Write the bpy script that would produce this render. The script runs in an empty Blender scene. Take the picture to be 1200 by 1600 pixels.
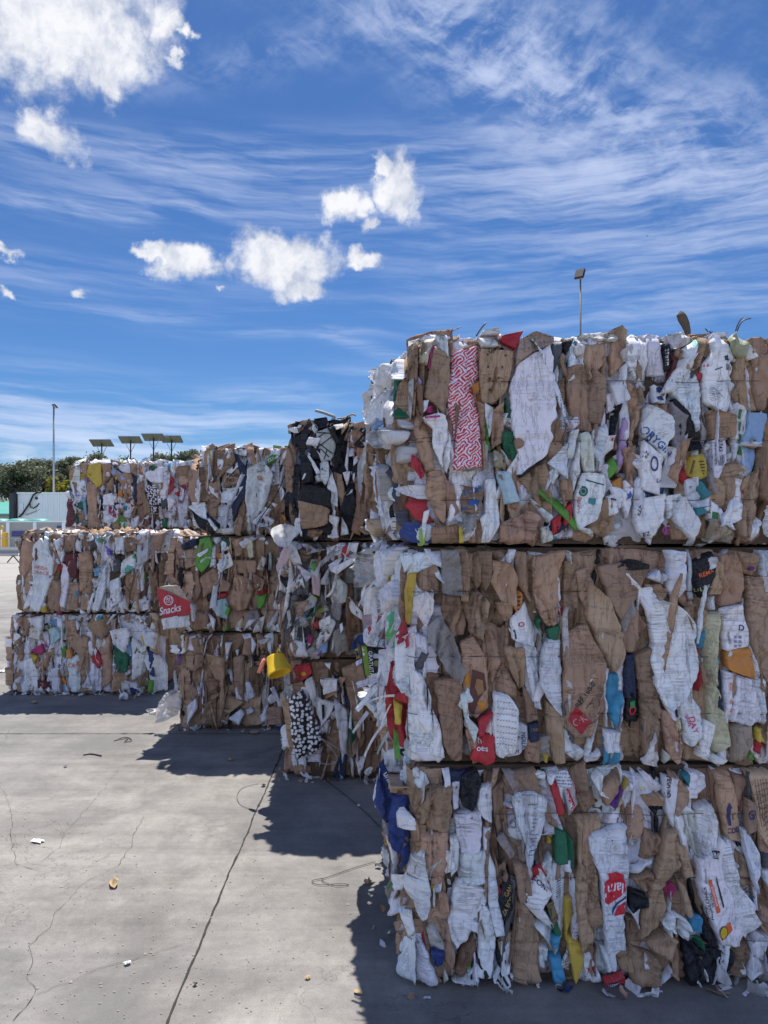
import bpy, bmesh, math, random
import numpy as np
from mathutils import Vector, Matrix

# ------------------------------------------------------------------ scene, camera, sky, sun
SC = bpy.context.scene
COL = SC.collection
F = 1155.0            # focal length, in pixels of a 1200 x 1600 photograph
HC = 1.66             # eye height
cam_d = bpy.data.cameras.new('camera')
cam = bpy.data.objects.new('camera', cam_d); COL.objects.link(cam)
cam.location = (0, 0, HC); cam.rotation_euler = (math.radians(90), 0, 0)
cam_d.sensor_fit = 'VERTICAL'; cam_d.sensor_height = 36.0; cam_d.sensor_width = 27.0
cam_d.lens = 36.0*F/1600.0; cam_d.shift_y = 10/1600.0
cam_d.clip_start = 0.05; cam_d.clip_end = 3000
SC.camera = cam
SUN_EL = math.radians(65.0); SUN_AZ = math.radians(-1.5)      # azimuth measured from +Y towards +X
SKY_STR = 0.070
EXPOSURE = 0.45
SC.view_settings.view_transform = 'Standard'; SC.view_settings.look = 'None'
SC.view_settings.exposure = EXPOSURE; SC.view_settings.gamma = 1.0
SC.view_settings.use_curve_mapping = False
SC.cycles.max_bounces = 8; SC.cycles.transparent_max_bounces = 16

sd = bpy.data.lights.new('sun', 'SUN'); sd.energy = 5.0; sd.angle = math.radians(0.53); sd.color = (1.0, 0.955, 0.89)
so = bpy.data.objects.new('sun', sd); COL.objects.link(so)
sdir = Vector((math.sin(SUN_AZ)*math.cos(SUN_EL), math.cos(SUN_AZ)*math.cos(SUN_EL), math.sin(SUN_EL)))
so.rotation_euler = sdir.to_track_quat('Z', 'Y').to_euler(); so.location = (0, 10, 30)


class E:
    """tiny expression builder over Math nodes"""
    tree = None
    def __init__(s, v): s.v = v
    @staticmethod
    def op(o, *a, clamp=False):
        n = E.tree.nodes.new('ShaderNodeMath'); n.operation = o; n.use_clamp = clamp
        for i, x in enumerate(a):
            x = x.v if isinstance(x, E) else x
            if isinstance(x, (int, float)): n.inputs[i].default_value = x
            else: E.tree.links.new(x, n.inputs[i])
        return E(n.outputs[0])
    def __add__(s, o): return E.op('ADD', s, o)
    def __radd__(s, o): return E.op('ADD', o, s)
    def __sub__(s, o): return E.op('SUBTRACT', s, o)
    def __rsub__(s, o): return E.op('SUBTRACT', o, s)
    def __mul__(s, o): return E.op('MULTIPLY', s, o)
    def __rmul__(s, o): return E.op('MULTIPLY', o, s)
    def __truediv__(s, o): return E.op('DIVIDE', s, o)

def sstep(x, a, b):
    n = E.tree.nodes.new('ShaderNodeMapRange'); n.interpolation_type = 'SMOOTHSTEP'
    E.tree.links.new(x.v, n.inputs['Value'])
    n.inputs['From Min'].default_value = a; n.inputs['From Max'].default_value = b
    return E(n.outputs[0])
def vec(x, y, z=0.0):
    n = E.tree.nodes.new('ShaderNodeCombineXYZ')
    for i, q in enumerate((x, y, z)):
        q = q.v if isinstance(q, E) else q
        if isinstance(q, (int, float)): n.inputs[i].default_value = q
        else: E.tree.links.new(q, n.inputs[i])
    return E(n.outputs[0])
def noise(v, scale, detail=4, rough=0.55, dist=0.0, out='Fac'):
    n = E.tree.nodes.new('ShaderNodeTexNoise')
    E.tree.links.new(v.v, n.inputs['Vector'])
    n.inputs['Scale'].default_value = scale; n.inputs['Detail'].default_value = detail
    n.inputs['Roughness'].default_value = rough; n.inputs['Distortion'].default_value = dist
    return E(n.outputs[out])
def mixc(f, a, b, blend='MIX'):
    n = E.tree.nodes.new('ShaderNodeMix'); n.data_type = 'RGBA'; n.blend_type = blend
    for s, q in ((n.inputs[0], f), (n.inputs[6], a), (n.inputs[7], b)):
        q = q.v if isinstance(q, E) else q
        if isinstance(q, (int, float)): s.default_value = q
        elif isinstance(q, tuple): s.default_value = (*q, 1) if len(q) == 3 else q
        else: E.tree.links.new(q, s)
    return E(n.outputs[2])

def build_world():
    w = bpy.data.worlds.new('World'); SC.world = w; w.use_nodes = True
    t = w.node_tree; t.nodes.clear(); E.tree = t
    out = t.nodes.new('ShaderNodeOutputWorld')
    sky = t.nodes.new('ShaderNodeTexSky'); sky.sky_type = 'NISHITA'; sky.sun_disc = False
    sky.sun_elevation = SUN_EL; sky.sun_rotation = SUN_AZ
    sky.air_density = 1.0; sky.dust_density = 0.35; sky.ozone_density = 2.2; sky.altitude = 300
    tc = t.nodes.new('ShaderNodeTexCoord')
    sp = t.nodes.new('ShaderNodeSeparateXYZ'); t.links.new(tc.outputs['Generated'], sp.inputs[0])
    x, y, z = (E(o) for o in sp.outputs)
    az = E.op('ARCTAN2', x, y); el = E.op('ARCSINE', z)
    def at(px, py):
        a = math.atan((px-600)/F); return a, math.atan((810-py)/F*math.cos(a))
    ae = vec(az, el, 0.0)
    # ---- cumulus puffs: ellipses of direction, frayed by noise
    wv = noise(vec(az, el, 7.0), 9, 3, .5)-0.5
    n1 = noise(vec(az+wv*.05, el+wv*.04, 0.0), 15, 9, 0.60); n2 = noise(vec(az+wv*.05, el, 3.0), 48, 6, 0.62)
    fray = (n1-0.5)*2.3 + (n2-0.5)*0.9
    puffs = [(-10,-60,260,130,.0),(120,40,150,95,.1),(255,45,75,32,.35),(170,120,50,40,.2),(75,215,62,40,.2),(300,60,30,16,.35),(275,100,24,14,.35),
             (285,405,72,30,.1),(235,390,30,18,.1),(440,405,95,50,0.),(475,440,55,28,.1),(565,408,40,24,.1),
             (620,292,52,46,.05),(592,262,18,26,.1),(540,325,50,30,.1),(575,350,24,18,.15),
             (125,452,26,14,.35),(10,398,30,14,.2),(5,458,26,14,.3),(345,448,20,7,.4),(1060,630,90,40,.0)]
    def chan(n_):
        q = t.nodes.new('ShaderNodeSeparateColor'); t.links.new(n_.v, q.inputs[0]); return E(q.outputs[0])-0.5, E(q.outputs[1])-0.5
    w1a, w1b = chan(noise(ae, 13, 3, .55, out='Color')); w2a, w2b = chan(noise(vec(az, el, 4.0), 40, 5, .60, out='Color'))
    azw = az + w1a*.075 + w2a*.046; elw = el + w1b*.060 + w2b*.040
    field = None
    for px, py, rx, ry, pen in puffs:
        a, e = at(px, py)
        dx = (azw-a)*(1/(rx/F*1.12)); dy = (elw-e)*(1/(ry/F*1.12))
        f = 1.0-pen-E.op('SQRT', dx*dx+dy*dy)
        field = f if field is None else E.op('MAXIMUM', field, f)
    dens = sstep(field*1.15 + fray*0.46, 0.04, 0.62)
    n4 = noise(vec(azw, elw-0.020, 2.0), 20, 5, 0.55)
    lit = sstep((n1-0.5)*2.4 - (n4-0.5)*2.8 + field*0.30 + (n2-.5)*.6, -0.50, 0.62)
    # ---- added bright cloud layer, unseen behind the photographer, to light the shaded bales
    rear_fill_noise = noise(vec(az*1.3, el*1.9, 21.0), 1.5, 7, .6)
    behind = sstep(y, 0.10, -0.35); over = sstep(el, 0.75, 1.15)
    rear_fill = sstep(rear_fill_noise + behind*.09, .50, .64)*behind*sstep(el, 0.02, .10)*sstep(el, 0.85, .45)
    # ---- low cumulus bank along the horizon
    hb = sstep(el, 0.115, 0.035)*sstep(noise(vec(az*1.0, el*2.4, 9.0), 9, 6, 0.6), 0.45, 0.62)
    # ---- cirrus: stretched, warped streaks on a high layer, kept to soft bands
    wq = chan(noise(vec(az, el*1.6, 2.0), 3.2, 4, .55, out='Color')); wr_ = chan(noise(vec(az, el*2.0, 6.0), 9.0, 3, .5, out='Color'))
    def fibres(tilt, along, across, z0, sc, wob):
        c, s_ = math.cos(tilt), math.sin(tilt)
        u = az*c+el*s_; v = el*c-az*s_
        return noise(vec(u*along + wq[0]*wob, v*across + wq[1]*wob*1.5 + wr_[1]*wob*.18, z0), sc, 9, .63)
    A_ = fibres(-.05, 1.7, 17.0, 0.0, 1.9, .55)*.62 + fibres(.03, 3.0, 46.0, 4.0, 1.6, .9)*.38
    B_ = fibres(-.42, 4.2, 12.0, 11.0, 2.2, .9)*.55 + fibres(.35, 7.0, 15.0, 13.0, 2.4, 1.1)*.45
    bandsA = [(960,300,470,50,.02,.80),(1050,395,360,30,.03,.7),(380,262,420,34,.05,.55),(140,322,230,14,.09,.8),(300,232,260,16,.02,.4),
              (1080,475,300,28,-.03,.75),(570,548,80,9,-.26,.7),(120,487,270,10,.06,.6),(450,521,150,8,.03,.5),(60,640,300,40,-.04,.9),(400,625,180,22,.2,.5),
              (130,700,480,38,0,1.4),(60,425,230,22,.02,.45),(1180,250,250,60,-.1,.7)]
    bandsB = [(690,40,210,50,-.40,.95),(850,130,180,52,-.52,.95),(1040,205,230,58,-.18,1.0),(430,85,210,22,.22,.55),(980,15,200,22,.1,.35),(640,-120,500,70,-.1,.5),(960,90,150,24,.0,.25)]
    def band(L):
        bm = None
        for px, py, rx, ry, tilt, amp in L:
            a, e = at(px, py); c, s_ = math.cos(tilt), math.sin(tilt)
            dx, dy = az-a+wq[0]*.06, el-e+wq[1]*.05
            u = (dx*c+dy*s_)*(F/rx); v = (dy*c-dx*s_)*(F/ry)
            g = E.op('POWER', 2.718, (u*u+v*v)*-0.8)*amp
            bm = g if bm is None else bm+g
        return bm
    cir = band(bandsA)*sstep(A_, .40, .74) + band(bandsB)*sstep(B_, .40, .76)*.80
    cir = (1.0-E.op('POWER', 2.718, cir*-1.5))*.80
    # ---- compose
    sk = mixc(1.0, E(sky.outputs[0]), (0.42, 0.68, 1.02), 'MULTIPLY')
    k = t.nodes.new('ShaderNodeVectorMath'); k.operation = 'SCALE'; t.links.new(sk.v, k.inputs[0]); k.inputs['Scale'].default_value = SKY_STR
    c0 = E(k.outputs[0])
    c1 = mixc(cir, c0, (0.56, 0.62, 0.78))
    c1 = mixc(hb*0.9, c1, (0.60, 0.66, 0.76))
    cl = mixc(lit, (0.40, 0.44, 0.54), (0.715, 0.72, 0.745))
    c2 = mixc(E.op('MULTIPLY', dens, 0.97), c1, cl)
    c2 = mixc(rear_fill*.9, c2, (0.95, 1.10, 1.62))  # unseen rear clouds, added to brighten the shaded fronts
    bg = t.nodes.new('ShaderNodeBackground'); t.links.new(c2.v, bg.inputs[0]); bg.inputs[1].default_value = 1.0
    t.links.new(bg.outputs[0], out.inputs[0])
    w.cycles.sampling_method = 'MANUAL'; w.cycles.sample_map_resolution = 512
build_world()

# ------------------------------------------------------------------ helpers
R = random.Random(11)
_tab = np.random.default_rng(5).random((256, 256))*2-1
def vnoise(x, y, seed=0.0):
    x = np.asarray(x, float)+seed*17.31+100; y = np.asarray(y, float)+seed*9.77+100
    xi = np.floor(x).astype(int); yi = np.floor(y).astype(int)
    fx = x-xi; fy = y-yi; fx = fx*fx*(3-2*fx); fy = fy*fy*(3-2*fy)
    a = _tab[xi & 255, yi & 255]; b = _tab[(xi+1) & 255, yi & 255]
    c = _tab[xi & 255, (yi+1) & 255]; d = _tab[(xi+1) & 255, (yi+1) & 255]
    return (a*(1-fx)+b*fx)*(1-fy)+(c*(1-fx)+d*fx)*fy

def link(name, me, parent=None, mats=()):
    o = bpy.data.objects.new(name, me); COL.objects.link(o)
    for m in mats: me.materials.append(m)
    if parent is not None: o.parent = parent
    return o
def tag(o, label=None, cat=None, group=None, kind=None):
    for k, v in (('label', label), ('category', cat), ('group', group), ('kind', kind)):
        if v: o[k] = v
    return o
def empty(name, loc, label, cat, group=None):
    o = bpy.data.objects.new(name, None); COL.objects.link(o); o.location = loc; o.empty_display_size = .1
    return tag(o, label, cat, group)

def mesh_np(name, V, Q, UV=None, colr=None, smooth=True, midx=None):
    """V (n,3), Q (m,4) or (m,3) index array, UV per vertex, colr per vertex rgba"""
    me = bpy.data.meshes.new(name)
    V = np.ascontiguousarray(V, np.float32); Q = np.ascontiguousarray(Q, np.int32)
    k = Q.shape[1]; m = len(Q)
    me.vertices.add(len(V)); me.vertices.foreach_set('co', V.ravel())
    me.loops.add(m*k); me.loops.foreach_set('vertex_index', Q.ravel())
    me.polygons.add(m)
    me.polygons.foreach_set('loop_start', np.arange(0, m*k, k, dtype=np.int32))
    me.polygons.foreach_set('loop_total', np.full(m, k, np.int32))
    me.polygons.foreach_set('use_smooth', np.full(m, smooth, bool))
    if midx is not None: me.polygons.foreach_set('material_index', np.ascontiguousarray(midx, np.int32))
    if UV is not None:
        l = me.uv_layers.new(name='UVMap'); l.data.foreach_set('uv', np.ascontiguousarray(UV[Q.ravel()], np.float32).ravel())
    if colr is not None:
        a = me.color_attributes.new('col', 'FLOAT_COLOR', 'POINT'); a.data.foreach_set('color', np.ascontiguousarray(colr, np.float32).ravel())
    me.update(calc_edges=True); me.validate()
    return me

class MB:
    """boxes, tubes and prisms joined into one mesh"""
    def __init__(s): s.V = []; s.Fc = []
    def box(s, c, size, rot=None, bev=0.0):
        hx, hy, hz = (q/2 for q in size); i0 = len(s.V)
        M = rot if rot is not None else Matrix.Identity(3)
        if bev <= 0:
            pts = [(a*hx, b*hy, e*hz) for e in (-1, 1) for a, b in ((-1,-1),(1,-1),(1,1),(-1,1))]
            s.V += [Vector(c)+M @ Vector(p) for p in pts]
            s.Fc += [[i0+q for q in f] for f in ((3,2,1,0),(4,5,6,7),(0,1,5,4),(1,2,6,5),(2,3,7,6),(3,0,4,7))]
        else:
            b = bmesh.new(); bmesh.ops.create_cube(b, size=1)
            for v in b.verts: v.co = Vector((v.co.x*size[0], v.co.y*size[1], v.co.z*size[2]))
            bmesh.ops.bevel(b, geom=b.edges[:], offset=bev, segments=2, affect='EDGES')
            b.verts.index_update()
            s.V += [Vector(c)+M @ v.co for v in b.verts]
            s.Fc += [[i0+v.index for v in f.verts] for f in b.faces]; b.free()
        return s
    def tube(s, pts, r, n=8, caps=True):
        pts = [Vector(p) for p in pts]; rs = r if isinstance(r, (list, tuple)) else [r]*len(pts)
        i0 = len(s.V); up = None
        for i, p in enumerate(pts):
            t = (pts[min(i+1, len(pts)-1)]-pts[max(i-1, 0)]).normalized()
            if up is None: up = Vector((0,0,1)) if abs(t.z) < .9 else Vector((1,0,0))
            a = t.cross(up).normalized(); b = a.cross(t).normalized(); up = b
            s.V += [p+(a*math.cos(q)+b*math.sin(q))*rs[i] for q in (2*math.pi*k/n for k in range(n))]
        for i in range(len(pts)-1):
            for k in range(n):
                s.Fc.append([i0+i*n+k, i0+i*n+(k+1) % n, i0+(i+1)*n+(k+1) % n, i0+(i+1)*n+k])
        if caps:
            s.Fc.append([i0+k for k in range(n)][::-1]); s.Fc.append([i0+(len(pts)-1)*n+k for k in range(n)])
        return s
    def prism(s, poly, y0, y1):
        i0 = len(s.V); n = len(poly)
        s.V += [Vector((p[0], y0, p[1])) for p in poly]+[Vector((p[0], y1, p[1])) for p in poly]
        s.Fc.append([i0+k for k in range(n)]); s.Fc.append([i0+n+k for k in range(n)][::-1])
        for k in range(n): s.Fc.append([i0+(k+1) % n, i0+k, i0+n+k, i0+n+(k+1) % n])
        return s
    def build(s, name, mat, parent=None, smooth=False):
        me = bpy.data.meshes.new(name); me.from_pydata([tuple(v) for v in s.V], [], s.Fc)
        if smooth: me.polygons.foreach_set('use_smooth', [True]*len(me.polygons))
        me.update()
        return link(name, me, parent, (mat,))

# ------------------------------------------------------------------ materials
MT = {}
def material(name):
    m = bpy.data.materials.new(name); m.use_nodes = True; t = m.node_tree; t.nodes.clear(); E.tree = t
    o = t.nodes.new('ShaderNodeOutputMaterial'); b = t.nodes.new('ShaderNodeBsdfPrincipled')
    t.links.new(b.outputs[0], o.inputs[0]); MT[name] = m
    return m, t, b, o
def setc(b, name, q):
    q = q.v if isinstance(q, E) else q
    if isinstance(q, tuple): b.inputs[name].default_value = (*q, 1)
    elif isinstance(q, (int, float)): b.inputs[name].default_value = q
    else: E.tree.links.new(q, b.inputs[name])
def bump(b, h, strength, dist):
    n = E.tree.nodes.new('ShaderNodeBump'); n.inputs['Strength'].default_value = strength; n.inputs['Distance'].default_value = dist
    E.tree.links.new(h.v, n.inputs['Height']); E.tree.links.new(n.outputs[0], b.inputs['Normal'])
def coords():
    tc = E.tree.nodes.new('ShaderNodeTexCoord'); uv = E(tc.outputs['UV']); ob = E(tc.outputs['Object'])
    s = E.tree.nodes.new('ShaderNodeSeparateXYZ'); E.tree.links.new(uv.v, s.inputs[0])
    return uv, ob, E(s.outputs[0]), E(s.outputs[1])
def colattr():
    a = E.tree.nodes.new('ShaderNodeAttribute'); a.attribute_name = 'col'
    return E(a.outputs['Color']), E(a.outputs['Alpha'])
def scl(c, f):
    n = E.tree.nodes.new('ShaderNodeVectorMath'); n.operation = 'SCALE'; E.tree.links.new(c.v, n.inputs[0])
    f = f.v if isinstance(f, E) else f
    if isinstance(f, (int, float)): n.inputs['Scale'].default_value = f
    else: E.tree.links.new(f, n.inputs['Scale'])
    return E(n.outputs[0])
def tri_lines(x, period, width):
    """1 on thin lines every `period`"""
    f = E.op('FRACT', x*(1/period)); d = E.op('ABSOLUTE', f-0.5)
    return sstep(d, 0.5-width-0.5*width, 0.5)

def mat_cardboard():
    m, t, b, o = material('cardboard')
    uv, ob, u, v = coords(); c, al = colattr()
    big = noise(ob, 7, 5, 0.6); fine = noise(ob, 160, 3, 0.6)
    fibre = noise(vec(u*40, v*400, 0), 1.0, 3, .6)
    flut = E.op('SINE', u*(2*math.pi/0.0065) + noise(uv, 20, 2)*3)*0.5+0.5
    patch = sstep(noise(uv, 9, 3, .6), .45, .65)
    crease = noise(vec(u*22, v*5.0, 1.0), 1.0, 4, .6)
    cl = sstep(E.op('ABSOLUTE', crease-0.5), 0.012, 0.0)
    crush = noise(vec(u*4, v*45, 4.0), 1.0, 3, .7)
    cr2 = sstep(E.op('ABSOLUTE', crush-0.52), 0.02, 0.0)*sstep(noise(uv, 6, 3), .45, .6)
    stain = sstep(noise(ob, 4.3, 6, .7), .55, .75)
    k = (big*0.55+0.72) + (fine-.5)*0.22 + (fibre-.5)*.16 - patch*flut*0.10 - cl*0.15 - cr2*.12 - stain*0.2
    setc(b, 'Base Color', scl(c, k)); setc(b, 'Roughness', 0.86); setc(b, 'Specular IOR Level', .25)
    bump(b, flut*patch*0.35 + crease*1.6 - cl*.5 - cr2*.7 + fine*0.25 + crush*.5, 0.8, 0.006)
def mat_paper():
    m, t, b, o = material('paper')
    uv, ob, u, v = coords(); c, al = colattr()
    big = noise(ob, 6, 5, .6)
    crush = noise(vec(u*2.6, v*80, 4.0), 1.0, 3, .6)
    lines = sstep(E.op('ABSOLUTE', crush-0.5), 0.03, 0.0)*sstep(noise(uv, 11, 4, .6), .38, .62)
    fold = noise(vec(u*20, v*6, 2.0), 1.0, 4, .65, .6); fl = sstep(E.op('ABSOLUTE', fold-.5), .018, 0.0)
    wr = noise(uv, 38, 5, .68, 1.2); wl = sstep(E.op('ABSOLUTE', wr-.5), .02, 0.0)*sstep(noise(uv, 13, 2), .42, .6)
    dirt = sstep(noise(ob, 9, 7, .72), .52, .78)
    k = 1.0 - lines*al*0.20 - fl*0.13 - wl*0.07 - dirt*0.14 - (big-.5)*.16
    cc = mixc(dirt*0.55+lines*al*0.3, scl(c, k), mixc(1.0, scl(c, k), (.86, .78, .68), 'MULTIPLY'))
    setc(b, 'Base Color', cc); setc(b, 'Roughness', .7); setc(b, 'Specular IOR Level', .3)
    bump(b, crush*al*1.3 - lines*al*.6 + fold*1.2 - fl*.5 + wr*.9, 0.8, 0.006)
def mat_print():
    """printed carton: coloured blocks and rows of small dark marks over the base colour"""
    m, t, b, o = material('printed_paper')
    uv, ob, u, v = coords(); c, al = colattr()
    vo = t.nodes.new('ShaderNodeTexVoronoi'); vo.voronoi_dimensions = '2D'; vo.distance = 'CHEBYCHEV'; t.links.new(uv.v, vo.inputs['Vector']); vo.inputs['Scale'].default_value = 14
    s = t.nodes.new('ShaderNodeSeparateColor'); t.links.new(vo.outputs['Color'], s.inputs[0])
    r0, r1, r2 = (E(q) for q in s.outputs)
    hs = t.nodes.new('ShaderNodeHueSaturation'); hs.inputs['Color'].default_value = (.50, .06, .05, 1)
    t.links.new(r1.v, hs.inputs['Hue']); hs.inputs['Saturation'].default_value = .85
    blk = sstep(r0, .86, .87)
    rows = sstep(E.op('SINE', v*(2*math.pi/0.011)), .1, .3)*sstep(noise(vec(u*260, E.op('FLOOR', v*(1/0.011))*7.7, 1.0), 1.0, 1), .46, .5)*sstep(noise(uv, 9, 2), .5, .54)
    wr = noise(uv, 40, 5, .68, 1.0); wl = sstep(E.op('ABSOLUTE', wr-.5), .02, 0.0)
    dirt = sstep(noise(ob, 9, 6, .7), .5, .8)
    base = mixc(blk, c, E(hs.outputs[0])); base = mixc(rows*.75, base, (.04, .04, .06))
    setc(b, 'Base Color', scl(base, 1.0-wl*.14-dirt*.2)); setc(b, 'Roughness', .5)
    bump(b, wr*1.2-wl*.5, .5, .004)
def mat_gloss():
    m, t, b, o = material('coated_wrapper')
    uv, ob, u, v = coords(); c, al = colattr()
    wr = noise(uv, 34, 5, .68, 1.2); wl = sstep(E.op('ABSOLUTE', wr-.5), .022, 0.0)
    dirt = sstep(noise(ob, 8, 6, .7), .5, .8)
    setc(b, 'Base Color', scl(mixc(wl*.12, c, (.6, .6, .6)), 1.0-dirt*.45)); setc(b, 'Roughness', .5); setc(b, 'Specular IOR Level', .28)
    bump(b, wr*1.4-wl*.5, .5, .004)
def mat_film():
    m, t, b, o = material('plastic_film')
    uv, ob, u, v = coords(); c, al = colattr()
    wr = noise(uv, 30, 6, .7, 2.0); wl = sstep(E.op('ABSOLUTE', wr-.5), .05, 0.0)
    setc(b, 'Base Color', c); setc(b, 'Roughness', .28); bump(b, wr, .9, .006)
    tr = t.nodes.new('ShaderNodeBsdfTransparent'); tl = t.nodes.new('ShaderNodeBsdfTranslucent'); t.links.new(c.v, tl.inputs[0])
    m1 = t.nodes.new('ShaderNodeMixShader'); m1.inputs[0].default_value = .35
    t.links.new(b.outputs[0], m1.inputs[1]); t.links.new(tl.outputs[0], m1.inputs[2])
    m2 = t.nodes.new('ShaderNodeMixShader')
    f = al + wl*(1.0-al)*.5
    t.links.new(f.v, m2.inputs[0]); t.links.new(tr.outputs[0], m2.inputs[1]); t.links.new(m1.outputs[0], m2.inputs[2])
    t.links.new(m2.outputs[0], o.inputs[0])
def mat_maze():
    """white sheet printed with nested red rectangles set on the diagonal"""
    m, t, b, o = material('red_pattern_paper')
    uv, ob, u, v = coords()
    wr = noise(uv, 30, 4, .65, 1.0)
    w2 = noise(uv, 9, 4, .6); u = u+(w2-.5)*.035; v = v+(wr-.5)*.030
    a = (u*.77+v*.64); c_ = (v*.77-u*.64)
    row = E.op('FLOOR', c_*(1/.030)); fx = E.op('FRACT', a*(1/.062)+row*.5); fy = E.op('FRACT', c_*(1/.030))
    dx = (0.5-E.op('ABSOLUTE', fx-.5))*.062; dy = (0.5-E.op('ABSOLUTE', fy-.5))*.030
    d = E.op('MINIMUM', dx, dy)
    line = sstep(d, .0022, .0028)*sstep(d, .0080, .0072)
    core = sstep(d, .0112, .0118)
    wl = sstep(E.op('ABSOLUTE', wr-.5), .02, 0.0)
    base = mixc(E.op('MAXIMUM', line, core), (.74, .72, .76), (.56, .022, .045))
    setc(b, 'Base Color', scl(base, 1.0-wl*.15)); setc(b, 'Roughness', .5); bump(b, wr, .5, .004)
def mat_dots():
    m, t, b, o = material('dotted_bag')
    uv, ob, u, v = coords()
    vo = t.nodes.new('ShaderNodeTexVoronoi'); vo.voronoi_dimensions = '2D'; t.links.new(uv.v, vo.inputs['Vector']); vo.inputs['Scale'].default_value = 40; vo.inputs['Randomness'].default_value = .8
    d = sstep(E(vo.outputs['Distance']), .41, .35)
    setc(b, 'Base Color', mixc(d, (.012, .012, .016), (.72, .72, .74))); setc(b, 'Roughness', .4)
    bump(b, noise(uv, 30, 4), .5, .004)
def mat_simple(name, c, rough=.6, var=.25, scale=20, metal=0.0, bmp=.3, bd=.003):
    m, t, b, o = material(name)
    uv, ob, u, v = coords(); n = noise(ob, scale, 5, .6); n2 = noise(ob, scale*.13, 4, .6)
    setc(b, 'Base Color', scl(mixc(0.0, c, c), (n*.6+n2*.4)*2*var+1-var)); setc(b, 'Roughness', rough); setc(b, 'Metallic', metal)
    bump(b, n, bmp, bd); return m
def mat_core():
    m, t, b, o = material('packed_cardboard')
    uv, ob, u, v = coords()
    st = noise(ob, 18, 6, .7); setc(b, 'Base Color', scl(mixc(0.0, (.12,.08,.05), (.1,.1,.1)), st*1.4+.2)); setc(b, 'Roughness', .9); bump(b, st, .9, .03)
mat_cardboard(); mat_paper(); mat_print(); mat_gloss(); mat_film(); mat_maze(); mat_dots(); mat_core()
# ------------------------------------------------------------------ sheets of paper and card
CODES = {   # code: (material, colour, crush-line strength or film opacity, part name)
 'b': ('cardboard', (.410,.272,.180), 0, 'cardboard_sheet'), 'bl': ('cardboard', (.50,.35,.235), 0, 'cardboard_sheet'),
 'bd': ('cardboard', (.27,.172,.11), 0, 'cardboard_sheet'), 'bg': ('cardboard', (.46,.37,.29), 0, 'cardboard_sheet'),
 'w': ('paper', (.81,.825,.86), .35, 'paper_sheet'), 'wc': ('paper', (.80,.815,.85), 1.0, 'carton_sheet'),
 'g': ('paper', (.48,.48,.47), .4, 'paper_sheet'), 'cr': ('paper', (.72,.67,.46), .6, 'carton_sheet'), 'wm': ('paper', (.70,.68,.62), .3, 'paper_sheet'),
 'wp': ('printed_paper', (.78,.78,.80), 0, 'printed_sheet'), 'gp': ('printed_paper', (.45,.45,.45), 0, 'printed_sheet'),
 'maze': ('red_pattern_paper', (1,1,1), 0, 'printed_sheet'), 'dots': ('dotted_bag', (1,1,1), 0, 'dotted_bag'),
 'f': ('plastic_film', (.55,.53,.50), .60, 'plastic_film'), 'fc': ('plastic_film', (.68,.68,.67), .80, 'plastic_film'), 'fw': ('plastic_film', (.82,.82,.81), .975, 'plastic_film'), 'fd': ('plastic_film', (.25,.25,.24), .75, 'plastic_film'),
 'kb': ('coated_wrapper', (.012,.013,.017), 0, 'plastic_bag'),
}
for _k, _c in dict(k=(.014,.015,.019), n=(.018,.03,.075), r=(.58,.02,.032), G=(.015,.17,.075), lg=(.13,.42,.04), y=(.74,.52,.03), o=(.78,.29,.03),
                   B=(.022,.058,.25), c=(.04,.36,.60), lb=(.26,.47,.74), p=(.17,.04,.34), m=(.52,.02,.16), t=(.03,.27,.30), pk=(.74,.50,.50),
                   mr=(.17,.03,.035), ol=(.40,.40,.24), li=(.52,.36,.62), gr=(.11,.11,.12), sal=(.75,.40,.30), aq=(.45,.66,.70)).items():
    _m = sum(_c)/3; CODES[_k] = ('coated_wrapper', tuple(.86*(.87*q+.13*_m) for q in _c), 0, 'wrapper')
MATS = ['cardboard', 'paper', 'printed_paper', 'red_pattern_paper', 'dotted_bag', 'plastic_film', 'coated_wrapper']

def scan(poly, res):
    P_ = np.array(poly, float); n = len(P_)
    t0, t1 = P_[:, 1].min(), P_[:, 1].max(); eps = (t1-t0)*0.004+1e-5
    nv = int(np.clip(math.ceil((t1-t0)/res), 4, 110))+1
    t = np.linspace(t0+eps, t1-eps, nv)
    xl = np.full(nv, 1e9); xr = np.full(nv, -1e9)
    for i in range(n):
        a, b = P_[i], P_[(i+1) % n]
        if abs(a[1]-b[1]) < 1e-9: continue
        lo, hi = min(a[1], b[1]), max(a[1], b[1]); m = (t >= lo) & (t <= hi)
        x = a[0]+(b[0]-a[0])*(t-a[1])/(b[1]-a[1])
        xl[m] = np.minimum(xl[m], x[m]); xr[m] = np.maximum(xr[m], x[m])
    bad = xl > xr
    if bad.any():
        g = np.where(~bad)[0]; xl[bad] = np.interp(t[bad], t[g], xl[g]); xr[bad] = np.interp(t[bad], t[g], xr[g])
    nu = int(np.clip(math.ceil((xr-xl).max()/res), 3, 90))+1
    return t, xl, xr, nu

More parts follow.
